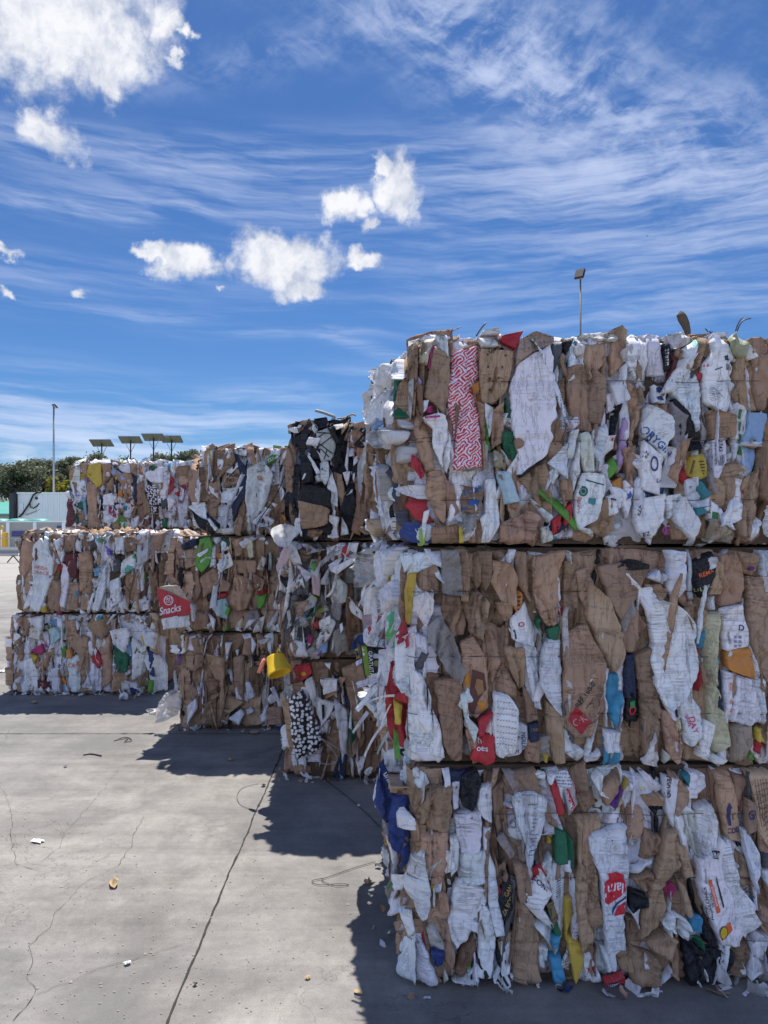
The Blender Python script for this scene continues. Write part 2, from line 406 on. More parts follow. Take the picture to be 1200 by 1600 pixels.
def sheet(poly, res, rnd, h0=0.01, amp=1.0, wavy=1.0, tuck=.016, skirt=.045, prof=None, crump=0.0, convex=.001, tilt=1.0, stiff=False):
    """grid over a polygon of a face (metres): pressed folds, pleats, some edges rolled in and some cut, ragged outline. returns V, Q, UV"""
    t, xl, xr, nu = scan(poly, res); nv = len(t); sd = rnd.random()*200
    Wd = (xr-xl); H = t[-1]-t[0]; wm = float(np.median(Wd))
    e = wavy*min(.0065, .06*max(Wd.max(), .02)); k = 3
    if nv > 14 and wm > .05:
        ker = np.ones(k)/k
        xl[1:-1] = np.convolve(xl, ker, 'valid'); xr[1:-1] = np.convolve(xr, ker, 'valid')
    xl = xl+e*vnoise(t*9, sd)+e*.55*vnoise(t*38, sd+3)+e*.4*vnoise(t*90, sd+4)
    xr = xr+e*vnoise(t*9, sd+7)+e*.55*vnoise(t*38, sd+9)+e*.4*vnoise(t*90, sd+10)
    u = np.linspace(0, 1, nu)
    S = xl[:, None]+(xr-xl)[:, None]*u[None, :]
    v = np.linspace(0, 1, nv)[:, None]
    T = t[:, None]+e*1.3*(vnoise(S*22, sd+11)+.5*vnoise(S*70, sd+13))*np.abs(2*v-1)**4
    tw = min(rnd.uniform(.007, .022), .32*max(wm, .01), .32*H)
    h = np.full(S.shape, float(h0))
    for dd in (u[None, :]*Wd[:, None], (1-u)[None, :]*Wd[:, None], v*H+0*S, (1-v)*H+0*S):
        q = np.clip(1-dd/tw, 0, 1); kk = rnd.choice([0, 0, .05, .15, .9]); fl = rnd.choice([0, 0, .014, -.014])
        h = h - kk*tuck*(1-np.sqrt(np.maximum(1-q*q, 0))) + fl*amp*np.clip(1-dd/.05, 0, 1)**2
    h = h + convex*(1-(2*u-1)**2)[None, :]*min(1.0, wm/.12)
    if tilt:
        h = h + tilt*rnd.uniform(-.011, .011)*(2*u-1)[None, :] + tilt*rnd.uniform(-.010, .010)*(2*v-1)
    wx, wy = S+.030*vnoise(S*9, T*9+sd)+.008*vnoise(S*31, T*31+sd), T+.030*vnoise(S*9+5, T*9+sd)+.008*vnoise(S*31+3, T*31+sd)
    for i in range(7):
        near = rnd.random() < (.45 if crump else .76)
        a = rnd.gauss(0, .17) if near else rnd.uniform(.3, 2.8)
        L = rnd.uniform(.026, .11) if near else rnd.uniform(.07, .2); A = rnd.uniform(.003, .0125)*(L/.08)*amp*(1 if near else .45)
        f = (math.cos(a)*wx+math.sin(a)*wy)/L+rnd.random()
        tri = 2*np.abs(f-np.floor(f+.5))
        h = h + A*(tri-.5)*np.clip(.55+1.1*vnoise(S*6+i*9, T*3.2+sd), 0, 1.5)
    for i in range(rnd.choice([0, 1, 1, 2]) if wm < .09 else rnd.choice([1, 2, 2, 3])):      # pleats: a slope, then an abrupt drop
        a = rnd.gauss(0, .16); x = math.cos(a)*wx+math.sin(a)*wy; x = (x-x.mean())/max(wm, .03)-rnd.uniform(-.42, .42)
        on = np.clip(.7+1.2*vnoise(T*3.0+i*7+sd, sd+i), 0, 1.2)
        sg = rnd.choice([-1, 1]); A = rnd.uniform(.008, .024)*min(amp, 1.3)
        h = h - A*on*np.exp(-np.clip(sg*x, 0, 9)*wm/.035)*(sg*x > 0)
        h = h - .5*A*on*np.clip(1-np.abs(x)*wm/.007, 0, 1)
    for i in range(rnd.choice([1, 2, 3]) + int(wm/.055)):                                # narrow pinched lines
        a = rnd.gauss(0, .3) if rnd.random() < .7 else rnd.uniform(0, math.pi); x = math.cos(a)*wx+math.sin(a)*wy; x = x-x.mean()-rnd.uniform(-.5, .5)*wm
        on = np.clip(.4+1.5*vnoise(T*4.1+i*3+sd, S*3+i), 0, 1)
        h = h - rnd.uniform(.007, .018)*min(amp, 1.2)*on*np.clip(1-np.abs(x)/max(.006, res*.9), 0, 1)
    a = rnd.gauss(0, .12)+1.57                                    # a pressed cross-fold or two
    for i in range(2):
        f = (math.cos(a)*wx+math.sin(a)*wy)/rnd.uniform(.12, .3)+rnd.random(); tri = 2*np.abs(f-np.floor(f+.5))
        h = h - .005*amp*np.clip(1-tri*7, 0, 1)
    h = h + .0045*amp*vnoise(S*7, T*3.2+sd) + .0028*amp*vnoise(S*30, T*16+sd) + .0011*amp*vnoise(S*70, T*45+sd)
    if crump:
        for i in range(6):
            an = rnd.uniform(0, math.pi); L = rnd.uniform(.025, .07)
            f = (math.cos(an)*wx+math.sin(an)*wy)/L+rnd.random(); h = h + crump*.6*(2*np.abs(f-np.floor(f+.5))-.5)*(.6+.9*vnoise(S*12+i, T*12+sd))
        h = h + crump*vnoise(S*15, T*15+sd+5)
    if prof is not None: h = h + prof(S, T)
    if skirt:
        S = np.pad(S, 1, 'edge'); T = np.pad(T, 1, 'edge'); h = np.pad(h, 1, 'edge')
        m = np.zeros(h.shape, bool); m[0] = m[-1] = True; m[:, 0] = m[:, -1] = True
        h[m] -= skirt
    nv, nu = h.shape
    V = np.stack([S, T, h], -1).reshape(-1, 3)
    idx = np.arange(nv*nu).reshape(nv, nu)
    Q = np.stack([idx[:-1, :-1], idx[:-1, 1:], idx[1:, 1:], idx[1:, :-1]], -1).reshape(-1, 4)
    ang = rnd.choice([0, 0, 0, math.pi/2])+rnd.gauss(0, .07); c, s = math.cos(ang), math.sin(ang)
    x, y = V[:, 0]-xl.mean()+rnd.random()*3, V[:, 1]-t[0]+rnd.random()*3
    return V, Q, np.stack([c*x-s*y, s*x+c*y], -1)

def jitter(c, rnd, a=.14):
    k = 1+rnd.uniform(-a, a*.7); return tuple(min(.86, q*k*(1+rnd.uniform(-.04, .04))) for q in c)

class Frame:
    def __init__(s, O, S, T, N): s.O, s.S, s.T, s.N = (np.array(q, float) for q in (O, S, T, N))
    def __call__(s, V): return s.O+V[:, :1]*s.S+V[:, 1:2]*s.T+V[:, 2:3]*s.N

def roll(d, r, a):
    q = 1-np.clip(d, 0, r)/r; return -a*q*q

class Bale:
    def __init__(s, label, group, x0, d, z0, W, H, D, back=0.0, res=.01, seed=1, name='paper_bale'):
        s.W, s.H, s.D, s.res = W, H, D, res; s.x0, s.d, s.z0, s.back = x0, d, z0, back
        s.rnd = random.Random(seed); s.sd = seed*3.7
        s.base = np.array([x0+W/2, d+D/2, z0])
        s.root = empty(name, tuple(s.base), label, 'bale', group)
        L = math.hypot(back, D); s.L = L
        s.fr = {'F': (Frame((x0, d, z0), (1,0,0), (0,0,1), (0,-1,0)), W, H),
                'L': (Frame((x0, d, z0), (back/L, D/L, 0), (0,0,1), (-D/L, back/L, 0)), L, H),
                'T': (Frame((x0, d, z0+H), (1,0,0), (0,1,0), (0,0,1)), W, D),
                'R': (Frame((x0+W, d, z0), (0,1,0), (0,0,1), (1,0,0)), D, H)}
        s.ids = {}; s.scr = []; s.count = {}
        i = .045                                                    # the packed inside of the bale
        c = [(x0+i, d+i), (x0+W-i, d+i), (x0+W-i, d+D-.02), (x0+back+i, d+D-.02)]
        mb = MB(); n = len(c); z1 = z0+H-.006
        mb.V = [Vector((p[0]-s.base[0], p[1]-s.base[1], zz-z0)) for zz in (z0+.004, z1) for p in c]
        mb.Fc = [[3,2,1,0], [4,5,6,7], [0,1,5,4], [1,2,6,5], [2,3,7,6], [3,0,4,7]]
        mb.build('packed_core', MT['packed_cardboard'], s.root)
        s.tw = [H*.225+.012*s.rnd.uniform(-1,1), H*.5, H*.78+.012*s.rnd.uniform(-1,1)]
    top = False
    def prof(s, face):
        _, W, H = s.fr[face]
        def f(S, T):
            p = roll(T, .05, .034)+roll(H-T, .045, .03 if face != 'T' else .02)+roll(S, .06, .04)+roll(W-S, .06, .04)
            p = p+.014*vnoise(S*2.6+s.sd, T*2.6)
            if face in 'FL':
                for tw in s.tw: p = p-.007*np.exp(-((T-tw)/.008)**2)
            return p
        return f
    def put(s, face, code, poly, scrap=False, idn=None, name=None, free=False, label=None, **kw):
        fr, W, H = (s.fr[face][0], s.fr[face][1], s.fr[face][2]) if isinstance(face, str) else (face, 9, 9)
        kw.setdefault('res', s.res)
        ty = [p_[1] for p_ in poly]; sx = [p_[0] for p_ in poly]
        if max(ty)-min(ty) < .012 or max(sx)-min(sx) < .006:
            if not idn: return None
            poly = [(a_, b_+(.02 if i_ % 2 else 0)) for i_, (a_, b_) in enumerate(poly)]
        if isinstance(face, str) and not free: kw.setdefault('prof', s.prof(face))
        V, Q, UV = sheet(poly, rnd=s.rnd, **kw)
        mat, c, al, nm = CODES[code]
        c = jitter(c, s.rnd, .26 if mat == 'cardboard' else .14)
        G = fr(V)-s.base
        cl = np.tile(np.array([*c, al]), (len(V), 1))
        nm = name or nm
        if not idn and (scrap or s.count.get(nm, 0) >= 97):
            s.scr.append((G, Q, UV, cl, MATS.index(mat))); return None
        s.count[nm] = s.count.get(nm, 0)+1
        o = link(nm, mesh_np(nm, G, Q, UV, cl), s.root, (MT[mat],))
        if label: o['label'] = label
        if idn: s.ids[idn] = (o, V, fr)
        return o
    def pick(s, pal):
        ks = list(pal); return s.rnd.choices(ks, [pal[k] for k in ks])[0]
    def fill(s, face, pal, cols=(.08, .2), segs=(.18, .55), h=(-.042, -.010), over=.017, amp=1.0, crump=0.0, scrap=False, rise=0.0, lo=0.0, hi=None, **kw):
        _, W, H = s.fr[face]; r = s.rnd; hi = W if hi is None else hi
        x = lo+{'F': -.010, 'L': .022, 'T': .004, 'R': .022}[face]; fs = r.random()*50; k = 0
        def bx(x, t, k): return x+.028*float(vnoise(t*2.3+fs, k*5.1+fs))+.01*float(vnoise(t*8+fs, k*3.3))
        while x < hi-.01:
            w = r.uniform(*cols); x2 = min(x+w, hi+.015)
            if hi-x2 < cols[0]*.6: x2 = hi+.015
            t = .014 if face in 'FL' else (.030 if face == 'T' else .01)
            Hh = H if face not in 'FL' or rise > 0 else H-r.choice([.022, .018, .012, .004])
            while t < Hh-.02:
                q = r.uniform(*segs); t2 = t+q
                if Hh-t2 < segs[0]*.7: t2 = Hh+r.uniform(-.008, rise)
                ov = r.choice([over, 0, .004]); ts = np.linspace(max(t-ov, r.uniform(-.006, .014) if face in 'FL' else .012), min(t2+ov, Hh+max(rise, 0)), 5)
                sk = r.uniform(-.02, .02)
                g0, g1 = (r.choice([over, over, over*.5, .002]) for _ in '01')
                L_ = [(bx(x, q_, k)-g0+r.uniform(-.008, .008), q_) for q_ in ts]
                R_ = [(bx(x2, q_, k+1)+g1+r.uniform(-.008, .008), q_+sk) for q_ in ts[::-1]]
                code = s.pick(pal)
                s.put(face, code, L_+R_, scrap=scrap, h0=r.uniform(*h), amp=amp, crump=max(crump, .012 if code in ('f', 'fw', 'fd', 'kb') else 0), **kw)
                t = t2
            x = x2; k += 1
    def scatter(s, face, pal, n, size=(.03, .12), h=(.004, .024), edge=.4, scrap=True, res=None, asp=(.8, 3.0), lean=.5, **kw):
        _, W, H = s.fr[face]; r = s.rnd
        for i in range(n):
            a = r.uniform(*size); b_ = a*r.uniform(*asp)
            u = r.uniform(.02, W-.02); t = r.uniform(.04, H-.04)
            if r.random() < edge: t = r.choice([r.uniform(.01, .07), H-r.uniform(.01, .07)])
            an = r.gauss(0, lean); c, q = math.cos(an), math.sin(an)
            base = r.choice([((-.5,-.5),(.5,-.42),(.45,.5),(-.4,.45)), ((-.5,-.4),(.5,-.5),(.1,.5)), ((-.35,-.5),(.4,-.5),(.55,.1),(.2,.5),(-.5,.3)),
                             ((-.25,-.5),(.2,-.5),(.3,0),(.15,.5),(-.25,.5),(-.1,0)), ((-.5,-.1),(-.1,-.5),(.5,-.2),(.4,.4),(0,.5))])
            pts = []
            for kx, ky in base:
                px, py = a*(kx+r.uniform(-.18,.18)), b_*(ky+r.uniform(-.18,.18))
                pts.append((u+c*px-q*py, min(max(t+q*px+c*py, -.004), H-.010)))
            s.put(face, s.pick(pal), pts, scrap=scrap, h0=r.uniform(*h), res=res or max(s.res, .009), crump=.005, skirt=.02, tuck=.003, convex=0, tilt=.7, **kw)
    def slivers(s, face, pal, n, w=(.006, .024), asp=(6, 16), h=(.0, .022)):
        """thin torn edges squeezed between the sheets"""
        s.scatter(face, pal, n, size=w, asp=asp, h=h, edge=0, lean=.13)
    def plates(s, pal, n, out=(.0, .06), wid=(.06, .12), hgt=(.12, .5), scrap=False):
        """torn edges on the left side: sheets that lie parallel to the front and stick out of the side"""
        r = s.rnd
        for i in range(n):
            q = r.uniform(.02, .97); px = s.x0+s.back*q; py = s.d+s.D*q
            hh = r.uniform(*hgt); t0 = r.uniform(.0, max(.02, s.H-hh)); o = r.uniform(*out); w = r.uniform(*wid)
            a = r.gauss(0, .35) if q > .12 else abs(r.gauss(0, .3))
            fr = Frame((px, py, s.z0), (-math.cos(a), -math.sin(a)*.9, 0), (0, 0, 1), (math.sin(a), -math.cos(a), 0))
            x1 = o
            pts = [(x1-w, t0), (x1+r.uniform(-.03, 0), t0+r.uniform(0, .05)), (x1+r.uniform(-.012, .012), t0+hh*.3), (x1+r.uniform(-.015, .015), t0+hh*.65),
                   (x1+r.uniform(-.03, 0), t0+hh-r.uniform(0, .05)), (x1-w, t0+hh)]
            code = s.pick(pal)
            s.put(fr, code, pts, scrap=scrap, h0=0, skirt=0, tuck=0, amp=1.1, convex=.01*r.choice([-1, 1]), crump=.012 if code in ('f', 'fw') else 0)
    def shreds(s, n, pal, q0=.05, q1=.8, length=(.07, .24), wid=(.006, .016)):
        """loose paper strips bursting out of the left side"""
        r = s.rnd
        for i in range(n):
            q = r.uniform(q0, q1); p0 = Vector((s.x0+s.back*q+.02, s.d+s.D*q, s.z0+r.uniform(.08, s.H-.04)))
            L = r.uniform(*length); w = r.uniform(*wid); a = r.gauss(-.85, .55); b_ = r.uniform(-.9, .2); n_ = 10
            dr = Vector((-math.cos(a)*math.cos(b_), math.cos(a)*math.sin(b_), math.sin(a))); up = Vector((0, 0, 1)).cross(dr).normalized(); side = dr.cross(up).normalized()
            k = r.uniform(-2.0, 2.0); tw = r.uniform(-1.2, 1.2); V = []
            p = p0.copy(); dd = dr.copy()
            for j in range(n_+1):
                f = j/n_; sd_ = (side*math.cos(tw*f)+up*math.sin(tw*f))*w*.5
                V += [p+sd_, p-sd_]; p = p+dd*(L/n_); dd = (dd+up*(k*L/n_*.6)+Vector((0, 0, -.13))).normalized()
            V = np.array([tuple(v) for v in V])-s.base
            Q = np.array([[2*j, 2*j+1, 2*j+3, 2*j+2] for j in range(n_)])
            mat, c, al, nm = CODES[s.pick(pal)]; c = jitter(c, r)
            link('paper_strip', mesh_np('paper_strip', V, Q, V[:, :2]*1.0, np.tile(np.array([*c, al]), (len(V), 1))), s.root, (MT[mat],))
    def wires(s, rad=.0009):
        x0, d, W, D, b = 0-s.W/2, -s.D/2, s.W, s.D, s.back
        o = .007
        for tw in s.tw:
            c = [(x0-o, d-o+.03), (x0-o+.03, d-o), (x0+W-.03, d-o), (x0+W+o, d+.03), (x0+W+o, d+D), (x0+b-o, d+D), (x0-o, d-o+.03)]
            pts = []
            for (a, bb), (a2, b2) in zip(c, c[1:]):
                n = max(1, int(math.hypot(a2-a, b2-bb)/.12))
                for k in range(n):
                    f = k/n; z = tw+.003*math.sin(k*1.7+tw*30)+.002*s.rnd.uniform(-1, 1); w_ = .004*s.rnd.uniform(-1, 1)
                    pts.append((a+(a2-a)*f+w_*(abs(b2-bb) > abs(a2-a)), bb+(b2-bb)*f+w_*(abs(b2-bb) <= abs(a2-a)), z))
            pts.append(pts[0])
            MB().tube(pts, rad, 5).build('baling_wire', MT['wire'], s.root)
    def hand(s, org, sc, text, face='F', **kwd):
        """pieces read off the photograph: each outline is laid on the face of the bale it belongs to"""
        for line in text.strip().splitlines():
            tk = line.split()
            if not tk or tk[0].startswith('#'): continue
            code = tk[0]; pts = []; kw = dict(kwd); idn = None; fc = face; lab = None
            for q in tk[1:]:
                if '=' in q:
                    k, v = q.split('=')
                    if k == 'id': idn = v
                    elif k == 'face': fc = v
                    elif k == 'lab': lab = v.replace('_', ' ')
                    elif k == 'name': kw['name'] = v
                    else: kw[k] = float(v)
                else:
                    a, b_ = q.split(','); pts.append((org[0]+float(a)*sc, org[1]+float(b_)*sc))
            dd = kw.pop('d', None); fr = fc
            if dd is not None:                                     # a plane parallel to the front at its own distance
                fr = Frame((0, dd, 0), (1,0,0), (0,0,1), (0,-1,0))
                poly = [((a-600)/F*dd, HC-(b_-810)/F*dd) for a, b_ in pts]
                for k, v in (('skirt', 0), ('tuck', .004), ('convex', .004)): kw.setdefault(k, v)
            else: poly = [(p_[0], min(max(p_[1], .008), 9 if s.top else s.H-.014)) for p_ in (s.st(fc, a, b_) for a, b_ in pts)]
            kw.setdefault('h0', (.004+.032*s.rnd.random()) if fc == 'F' else (.004+.034*s.rnd.random()))
            if code in ('f', 'fw', 'fd', 'fc', 'kb'): kw.setdefault('crump', .010)
            s.put(fr, code, poly, idn=idn, label=lab, **kw)
    def st(s, face, px, py):
        a = (px-600)/F
        if face == 'F':
            return (a*s.d-s.x0, HC-(py-810)/F*s.d-s.z0)
        k = s.back/s.D                                              # left side: meet the ray with the side's plane
        q = (a*s.d-s.x0)/(k-a) if abs(k-a) > 1e-6 else s.D
        q = min(max(q, .012), s.D); dd = s.d+q
        return (q*s.L/s.D, HC-(py-810)/F*dd-s.z0)
    # ---- printing on a sheet
    def _drape(s, idn, P2, Fc, col, name, lift=.0022):
        o, V, fr = s.ids[idn]
        P2 = np.array(P2, float); H = np.empty(len(P2))
        for i in range(0, len(P2), 200):
            dd = ((P2[i:i+200, None, :]-V[None, :, :2])**2).sum(-1)
            k = np.argpartition(dd, 4, 1)[:, :4]; w = 1/(np.take_along_axis(dd, k, 1)+1e-7)
            hh = V[k, 2]; H[i:i+200] = np.maximum((w*hh).sum(1)/w.sum(1), hh.max(1)*.6+hh.mean(1)*.4)
        G = fr(np.column_stack([P2, H+lift]))-s.base
        me = bpy.data.meshes.new(name); me.from_pydata([tuple(p) for p in G], [], Fc); me.update()
        cd = me.color_attributes.new('col', 'FLOAT_COLOR', 'POINT'); cd.data.foreach_set('color', np.tile(np.array([*col, 0], np.float32), (len(G), 1)).ravel())
        return link(name, me, o, (MT['ink'],))
    def _place(s, idn, org, sc, cx, cy):
        px, py = org[0]+cx*sc, org[1]+cy*sc; fr = s.ids[idn][2]
        for f in 'FL':
            if fr is s.fr[f][0]: return s.st(f, px, py), s.d*1.0
        dd = fr.O[1]; return ((px-600)/F*dd, HC-(py-810)/F*dd), dd
    def text(s, idn, org, sc, cx, cy, size, ang, txt, col, shear=0.0, squash=1.0):
        (u, t), dd = s._place(idn, org, sc, cx, cy); hgt = size*sc/F*dd
        P2, Fc = text_mesh(txt, hgt); a = math.radians(ang); c, q = math.cos(a), math.sin(a)
        P2 = [((x*squash+shear*y), y) for x, y in P2]
        return s._drape(idn, [(u+c*x-q*y, t+q*x+c*y) for x, y in P2], Fc, col, 'printed_lettering')
    def shape(s, idn, org, sc, pts, col, name='printed_mark', lift=.0018):
        P0 = [s._place(idn, org, sc, *p)[0] for p in pts]
        P2, Fc = fill_poly(P0, .008); return s._drape(idn, P2, Fc, col, name, lift)
    def disc(s, idn, org, sc, cx, cy, rx, ry, col, inner=0.0, n=28, ang=0.0, lift=.0018):
        c, q = math.cos(ang), math.sin(ang)
        out = [(cx+rx*math.cos(a)*c-ry*math.sin(a)*q, cy+rx*math.cos(a)*q+ry*math.sin(a)*c) for a in (2*math.pi*k/n for k in range(n))]
        if not inner: return s.shape(idn, org, sc, out, col, lift=lift)
        inn = [(cx+(x-cx)*inner, cy+(y-cy)*inner) for x, y in out]
        P2 = [s._place(idn, org, sc, *p)[0] for p in out+inn]
        return s._drape(idn, P2, [[k, (k+1) % n, n+(k+1) % n, n+k] for k in range(n)], col, 'printed_ring', lift)
    def finish(s):
        if s.scr:
            off = 0; Vs, Qs, Us, Cs, Ms = [], [], [], [], []
            for G, Q, UV, cl, mi in s.scr:
                Vs.append(G); Qs.append(Q+off); Us.append(UV); Cs.append(cl); Ms.append(np.full(len(Q), mi)); off += len(G)
            me = mesh_np('loose_scraps', np.vstack(Vs), np.vstack(Qs), np.vstack(Us), np.vstack(Cs), midx=np.concatenate(Ms))
            link('loose_scraps', me, s.root, [MT[m] for m in MATS])['kind'] = 'stuff'

_tx = {}
def text_mesh(txt, h):
    if txt not in _tx:
        cu = bpy.data.curves.new('lettering', 'FONT'); cu.body = txt; cu.align_x = 'CENTER'; cu.align_y = 'CENTER'; cu.size = 1.0; cu.resolution_u = 3
        cu.offset = .012
        ob = bpy.data.objects.new('lettering', cu); COL.objects.link(ob)
        dg = bpy.context.evaluated_depsgraph_get(); me = bpy.data.meshes.new_from_object(ob.evaluated_get(dg))
        bm = bmesh.new(); bm.from_mesh(me)
        for it in range(4):
            ed = [e for e in bm.edges if e.calc_length() > .16]
            if not ed: break
            bmesh.ops.subdivide_edges(bm, edges=ed, cuts=1); bmesh.ops.triangulate(bm, faces=[f for f in bm.faces if len(f.verts) > 4])
        bm.verts.index_update()
        _tx[txt] = ([(v.co.x, v.co.y) for v in bm.verts], [[v.index for v in f.verts] for f in bm.faces])
        bm.free(); bpy.data.objects.remove(ob); bpy.data.curves.remove(cu); bpy.data.meshes.remove(me)
    P2, Fc = _tx[txt]; k = h/.72
    return [(x*k, y*k) for x, y in P2], Fc
def fill_poly(P0, res):
    bm = bmesh.new(); vs = [bm.verts.new((x, y, 0)) for x, y in P0]; bm.faces.new(vs)
    bmesh.ops.triangulate(bm, faces=bm.faces[:])
    for it in range(6):
        ed = [e for e in bm.edges if e.calc_length() > res*1.6]
        if not ed: break
        bmesh.ops.subdivide_edges(bm, edges=ed, cuts=1); bmesh.ops.triangulate(bm, faces=[f for f in bm.faces if len(f.verts) > 3])
    bm.verts.index_update(); r = [(v.co.x, v.co.y) for v in bm.verts], [[v.index for v in f.verts] for f in bm.faces]
    bm.free(); return r

def mat_misc():
    mat_simple('wire', (.10,.085,.075), .55, .3, 60, .6)
    m, t, b, o = material('ink'); c, al = colattr(); uv, ob, u, v = coords()
    setc(b, 'Base Color', scl(c, noise(ob, 60, 4)*.5+.75)); setc(b, 'Roughness', .6)
    mat_simple('galvanised_steel', (.42,.43,.44), .45, .2, 30, .7)
    mat_simple('pole_steel', (.16,.165,.17), .5, .2, 30, .4)
    mat_simple('dark_steel', (.05,.05,.055), .5, .2, 30, .3)
    mat_simple('lamp_glass', (.5,.52,.55), .15, .05, 30)
    mat_simple('bark', (.10,.075,.055), .9, .5, 9, 0, .9, .03)
    mat_simple('white_paint', (.74,.80,.78), .5, .12, 1.5)
    mat_simple('teal_paint', (.06,.34,.28), .5, .2, 2)
    mat_simple('grey_panel', (.34,.36,.33), .7, .12, 1.2)
    mat_simple('yellow_paint', (.75,.45,.03), .5, .1, 3)
    mat_simple('blue_sign', (.05,.06,.20), .5, .1, 3)
    mat_simple('solar_back', (.42,.44,.36), .5, .15, 3)
    mat_simple('wood', (.42,.29,.15), .8, .3, 25)
    mat_simple('old_wood', (.10,.085,.06), .9, .5, 30, 0, .9, .01)
    mat_simple('yellow_plastic', (.80,.50,.02), .35, .06, 25)
    mat_simple('orange_plastic', (.85,.28,.2), .35, .06, 25)
    mat_simple('black_hose', (.012,.012,.013), .5, .1, 10)
    mat_simple('crack_dirt', (.035,.032,.030), .95, .5, 40)
    mat_simple('pale_flake', (.42,.36,.30), .8, .4, 60)
    mat_simple('scrap_white', (.75,.75,.76), .7, .1, 30)
    mat_simple('bird_dark', (.02,.02,.022), .7, .2, 30)
mat_misc()
# ------------------------------------------------------------------ ground
def gp(px, py, z=0.0):
    d = F*(HC-z)/(py-810); return ((px-600)/F*d, d, z)
def mat_ground():
    m, t, b, o = material('yard_concrete')
    uv, ob, u, v = coords()
    s = t.nodes.new('ShaderNodeSeparateXYZ'); t.links.new(ob.v, s.inputs[0]); X, Y = E(s.outputs[0]), E(s.outputs[1])
    n0 = noise(ob, .45, 5, .6); n1 = noise(ob, 1.7, 6, .65, .4); n2 = noise(ob, 9, 5, .65); n3 = noise(ob, 140, 3, .6)
    sweep = noise(vec(X*.6, Y*7, 1.0), 1.2, 5, .6)
    base = mixc(sstep(n1*.6+noise(ob, .75, 7, .68, .7)*.4, .36, .64), (.158, .148, .136), (.338, .315, .286))
    base = mixc(sstep(n0, .40, .62)*.6, base, (.215, .209, .205))
    base = mixc(sstep(noise(ob, .9, 4, .6, .5), .55, .75)*.4, base, (.30, .272, .24))
    n5 = noise(ob, 32, 4, .65); sw2 = noise(vec(X*1.5, Y*22, 3.0), 1.2, 4, .6)
    k = .90+(n2-.5)*.42+(n3-.5)*.55+(n5-.5)*.34+(sweep-.5)*.55+(sw2-.5)*.25
    v1 = t.nodes.new('ShaderNodeTexVoronoi'); t.links.new(ob.v, v1.inputs['Vector']); v1.inputs['Scale'].default_value = 55
    pit = sstep(E(v1.outputs['Distance']), .16, .08)*sstep(noise(ob, 2.2, 4, .6), .50, .66)
    v2 = t.nodes.new('ShaderNodeTexVoronoi'); t.links.new(ob.v, v2.inputs['Vector']); v2.inputs['Scale'].default_value = 38
    chip = sstep(E(v2.outputs['Distance']), .13, .09)*sstep(noise(ob, 1.5, 4, .6), .54, .66)
    hair = noise(ob, 1.3, 6, .62, .5); hl = sstep(E.op('ABSOLUTE', hair-.5), .0035, .0)*sstep(noise(ob, .7, 2), .46, .6)
    c = scl(base, k-pit*.16-hl*.22); c = mixc(chip*.45, c, (.40, .35, .29))
    c = mixc(sstep(noise(ob, 3.1, 5, .7), .64, .74)*.3, c, (.07, .065, .06)); c = mixc(sstep(noise(vec(X*1.1, Y*.8, 5.0), 1.0, 6, .68, .8), .50, .68)*.55, c, (.150, .146, .142)); c = mixc(sstep(noise(vec(X*3.5, Y*2.5, 6.0), 1.0, 6, .7, .6), .56, .70)*.28, c, (.11, .105, .10))
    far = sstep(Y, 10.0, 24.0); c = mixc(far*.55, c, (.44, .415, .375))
    setc(b, 'Base Color', c); setc(b, 'Roughness', .82); setc(b, 'Specular IOR Level', .35)
    bump(b, n3*.5+n2*1.2-pit*.6-hl, .45, .005)
def mat_grass():
    m, t, b, o = material('dry_grass')
    uv, ob, u, v = coords()
    n = noise(ob, .35, 5, .7); n2 = noise(ob, 2.5, 5, .7)
    c = mixc(sstep(n, .4, .6), (.17, .135, .075), (.085, .10, .035)); setc(b, 'Base Color', scl(c, n2*1.2+.4)); setc(b, 'Roughness', .95); bump(b, n2, 1, .3)
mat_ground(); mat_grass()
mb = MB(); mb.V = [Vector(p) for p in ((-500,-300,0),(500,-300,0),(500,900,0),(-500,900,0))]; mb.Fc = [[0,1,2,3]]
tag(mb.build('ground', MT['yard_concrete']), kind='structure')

def ribbon(name, pts, w0, w1, z, mat, step=.05, jit=.012, seed=1):
    r = random.Random(seed); P_ = []
    for (a, b) in zip(pts, pts[1:]):
        a, b = Vector(a), Vector(b); n = max(1, int((b-a).length/step))
        P_ += [a+(b-a)*k/n for k in range(n)]
    P_.append(Vector(pts[-1])); mb = MB(); n = len(P_); off = 0
    Q_ = []
    for i, p in enumerate(P_):
        t = (P_[min(i+1, n-1)]-P_[max(i-1, 0)]).normalized(); q = Vector((-t.y, t.x, 0))
        off = off*.8+r.uniform(-jit, jit)*.6; w = r.uniform(w0, w1)*.5
        if r.random() < .12: w *= 1.8
        Q_.append((p+q*(off+w), p+q*(off-w)))
    for a, b in Q_: mb.V += [Vector((a.x, a.y, z)), Vector((b.x, b.y, z))]
    mb.Fc = [[2*i, 2*i+1, 2*i+3, 2*i+2] for i in range(n-1)]
    return tag(mb.build(name, mat), kind='structure')
def gz(l): return [gp(x*.5167, 1080+y*.5167) for x, y in l]
ribbon('ground_joint', [(-.735, 9.0, 0), (-.725, 5.2, 0), (-.72, 3.4, 0), (-.71, 1.2, 0)], .004, .010, .004, MT['crack_dirt'], .03, .004, 2)
ribbon('ground_joint', [(-14, 5.72, 0), (-1.2, 5.69, 0), (6, 5.67, 0)], .005, .010, .0045, MT['crack_dirt'], .04, .004, 3)
ribbon('ground_joint', [(-14, 12.4, 0), (6, 12.3, 0)], .01, .02, .0045, MT['crack_dirt'], .1, .004, 4)
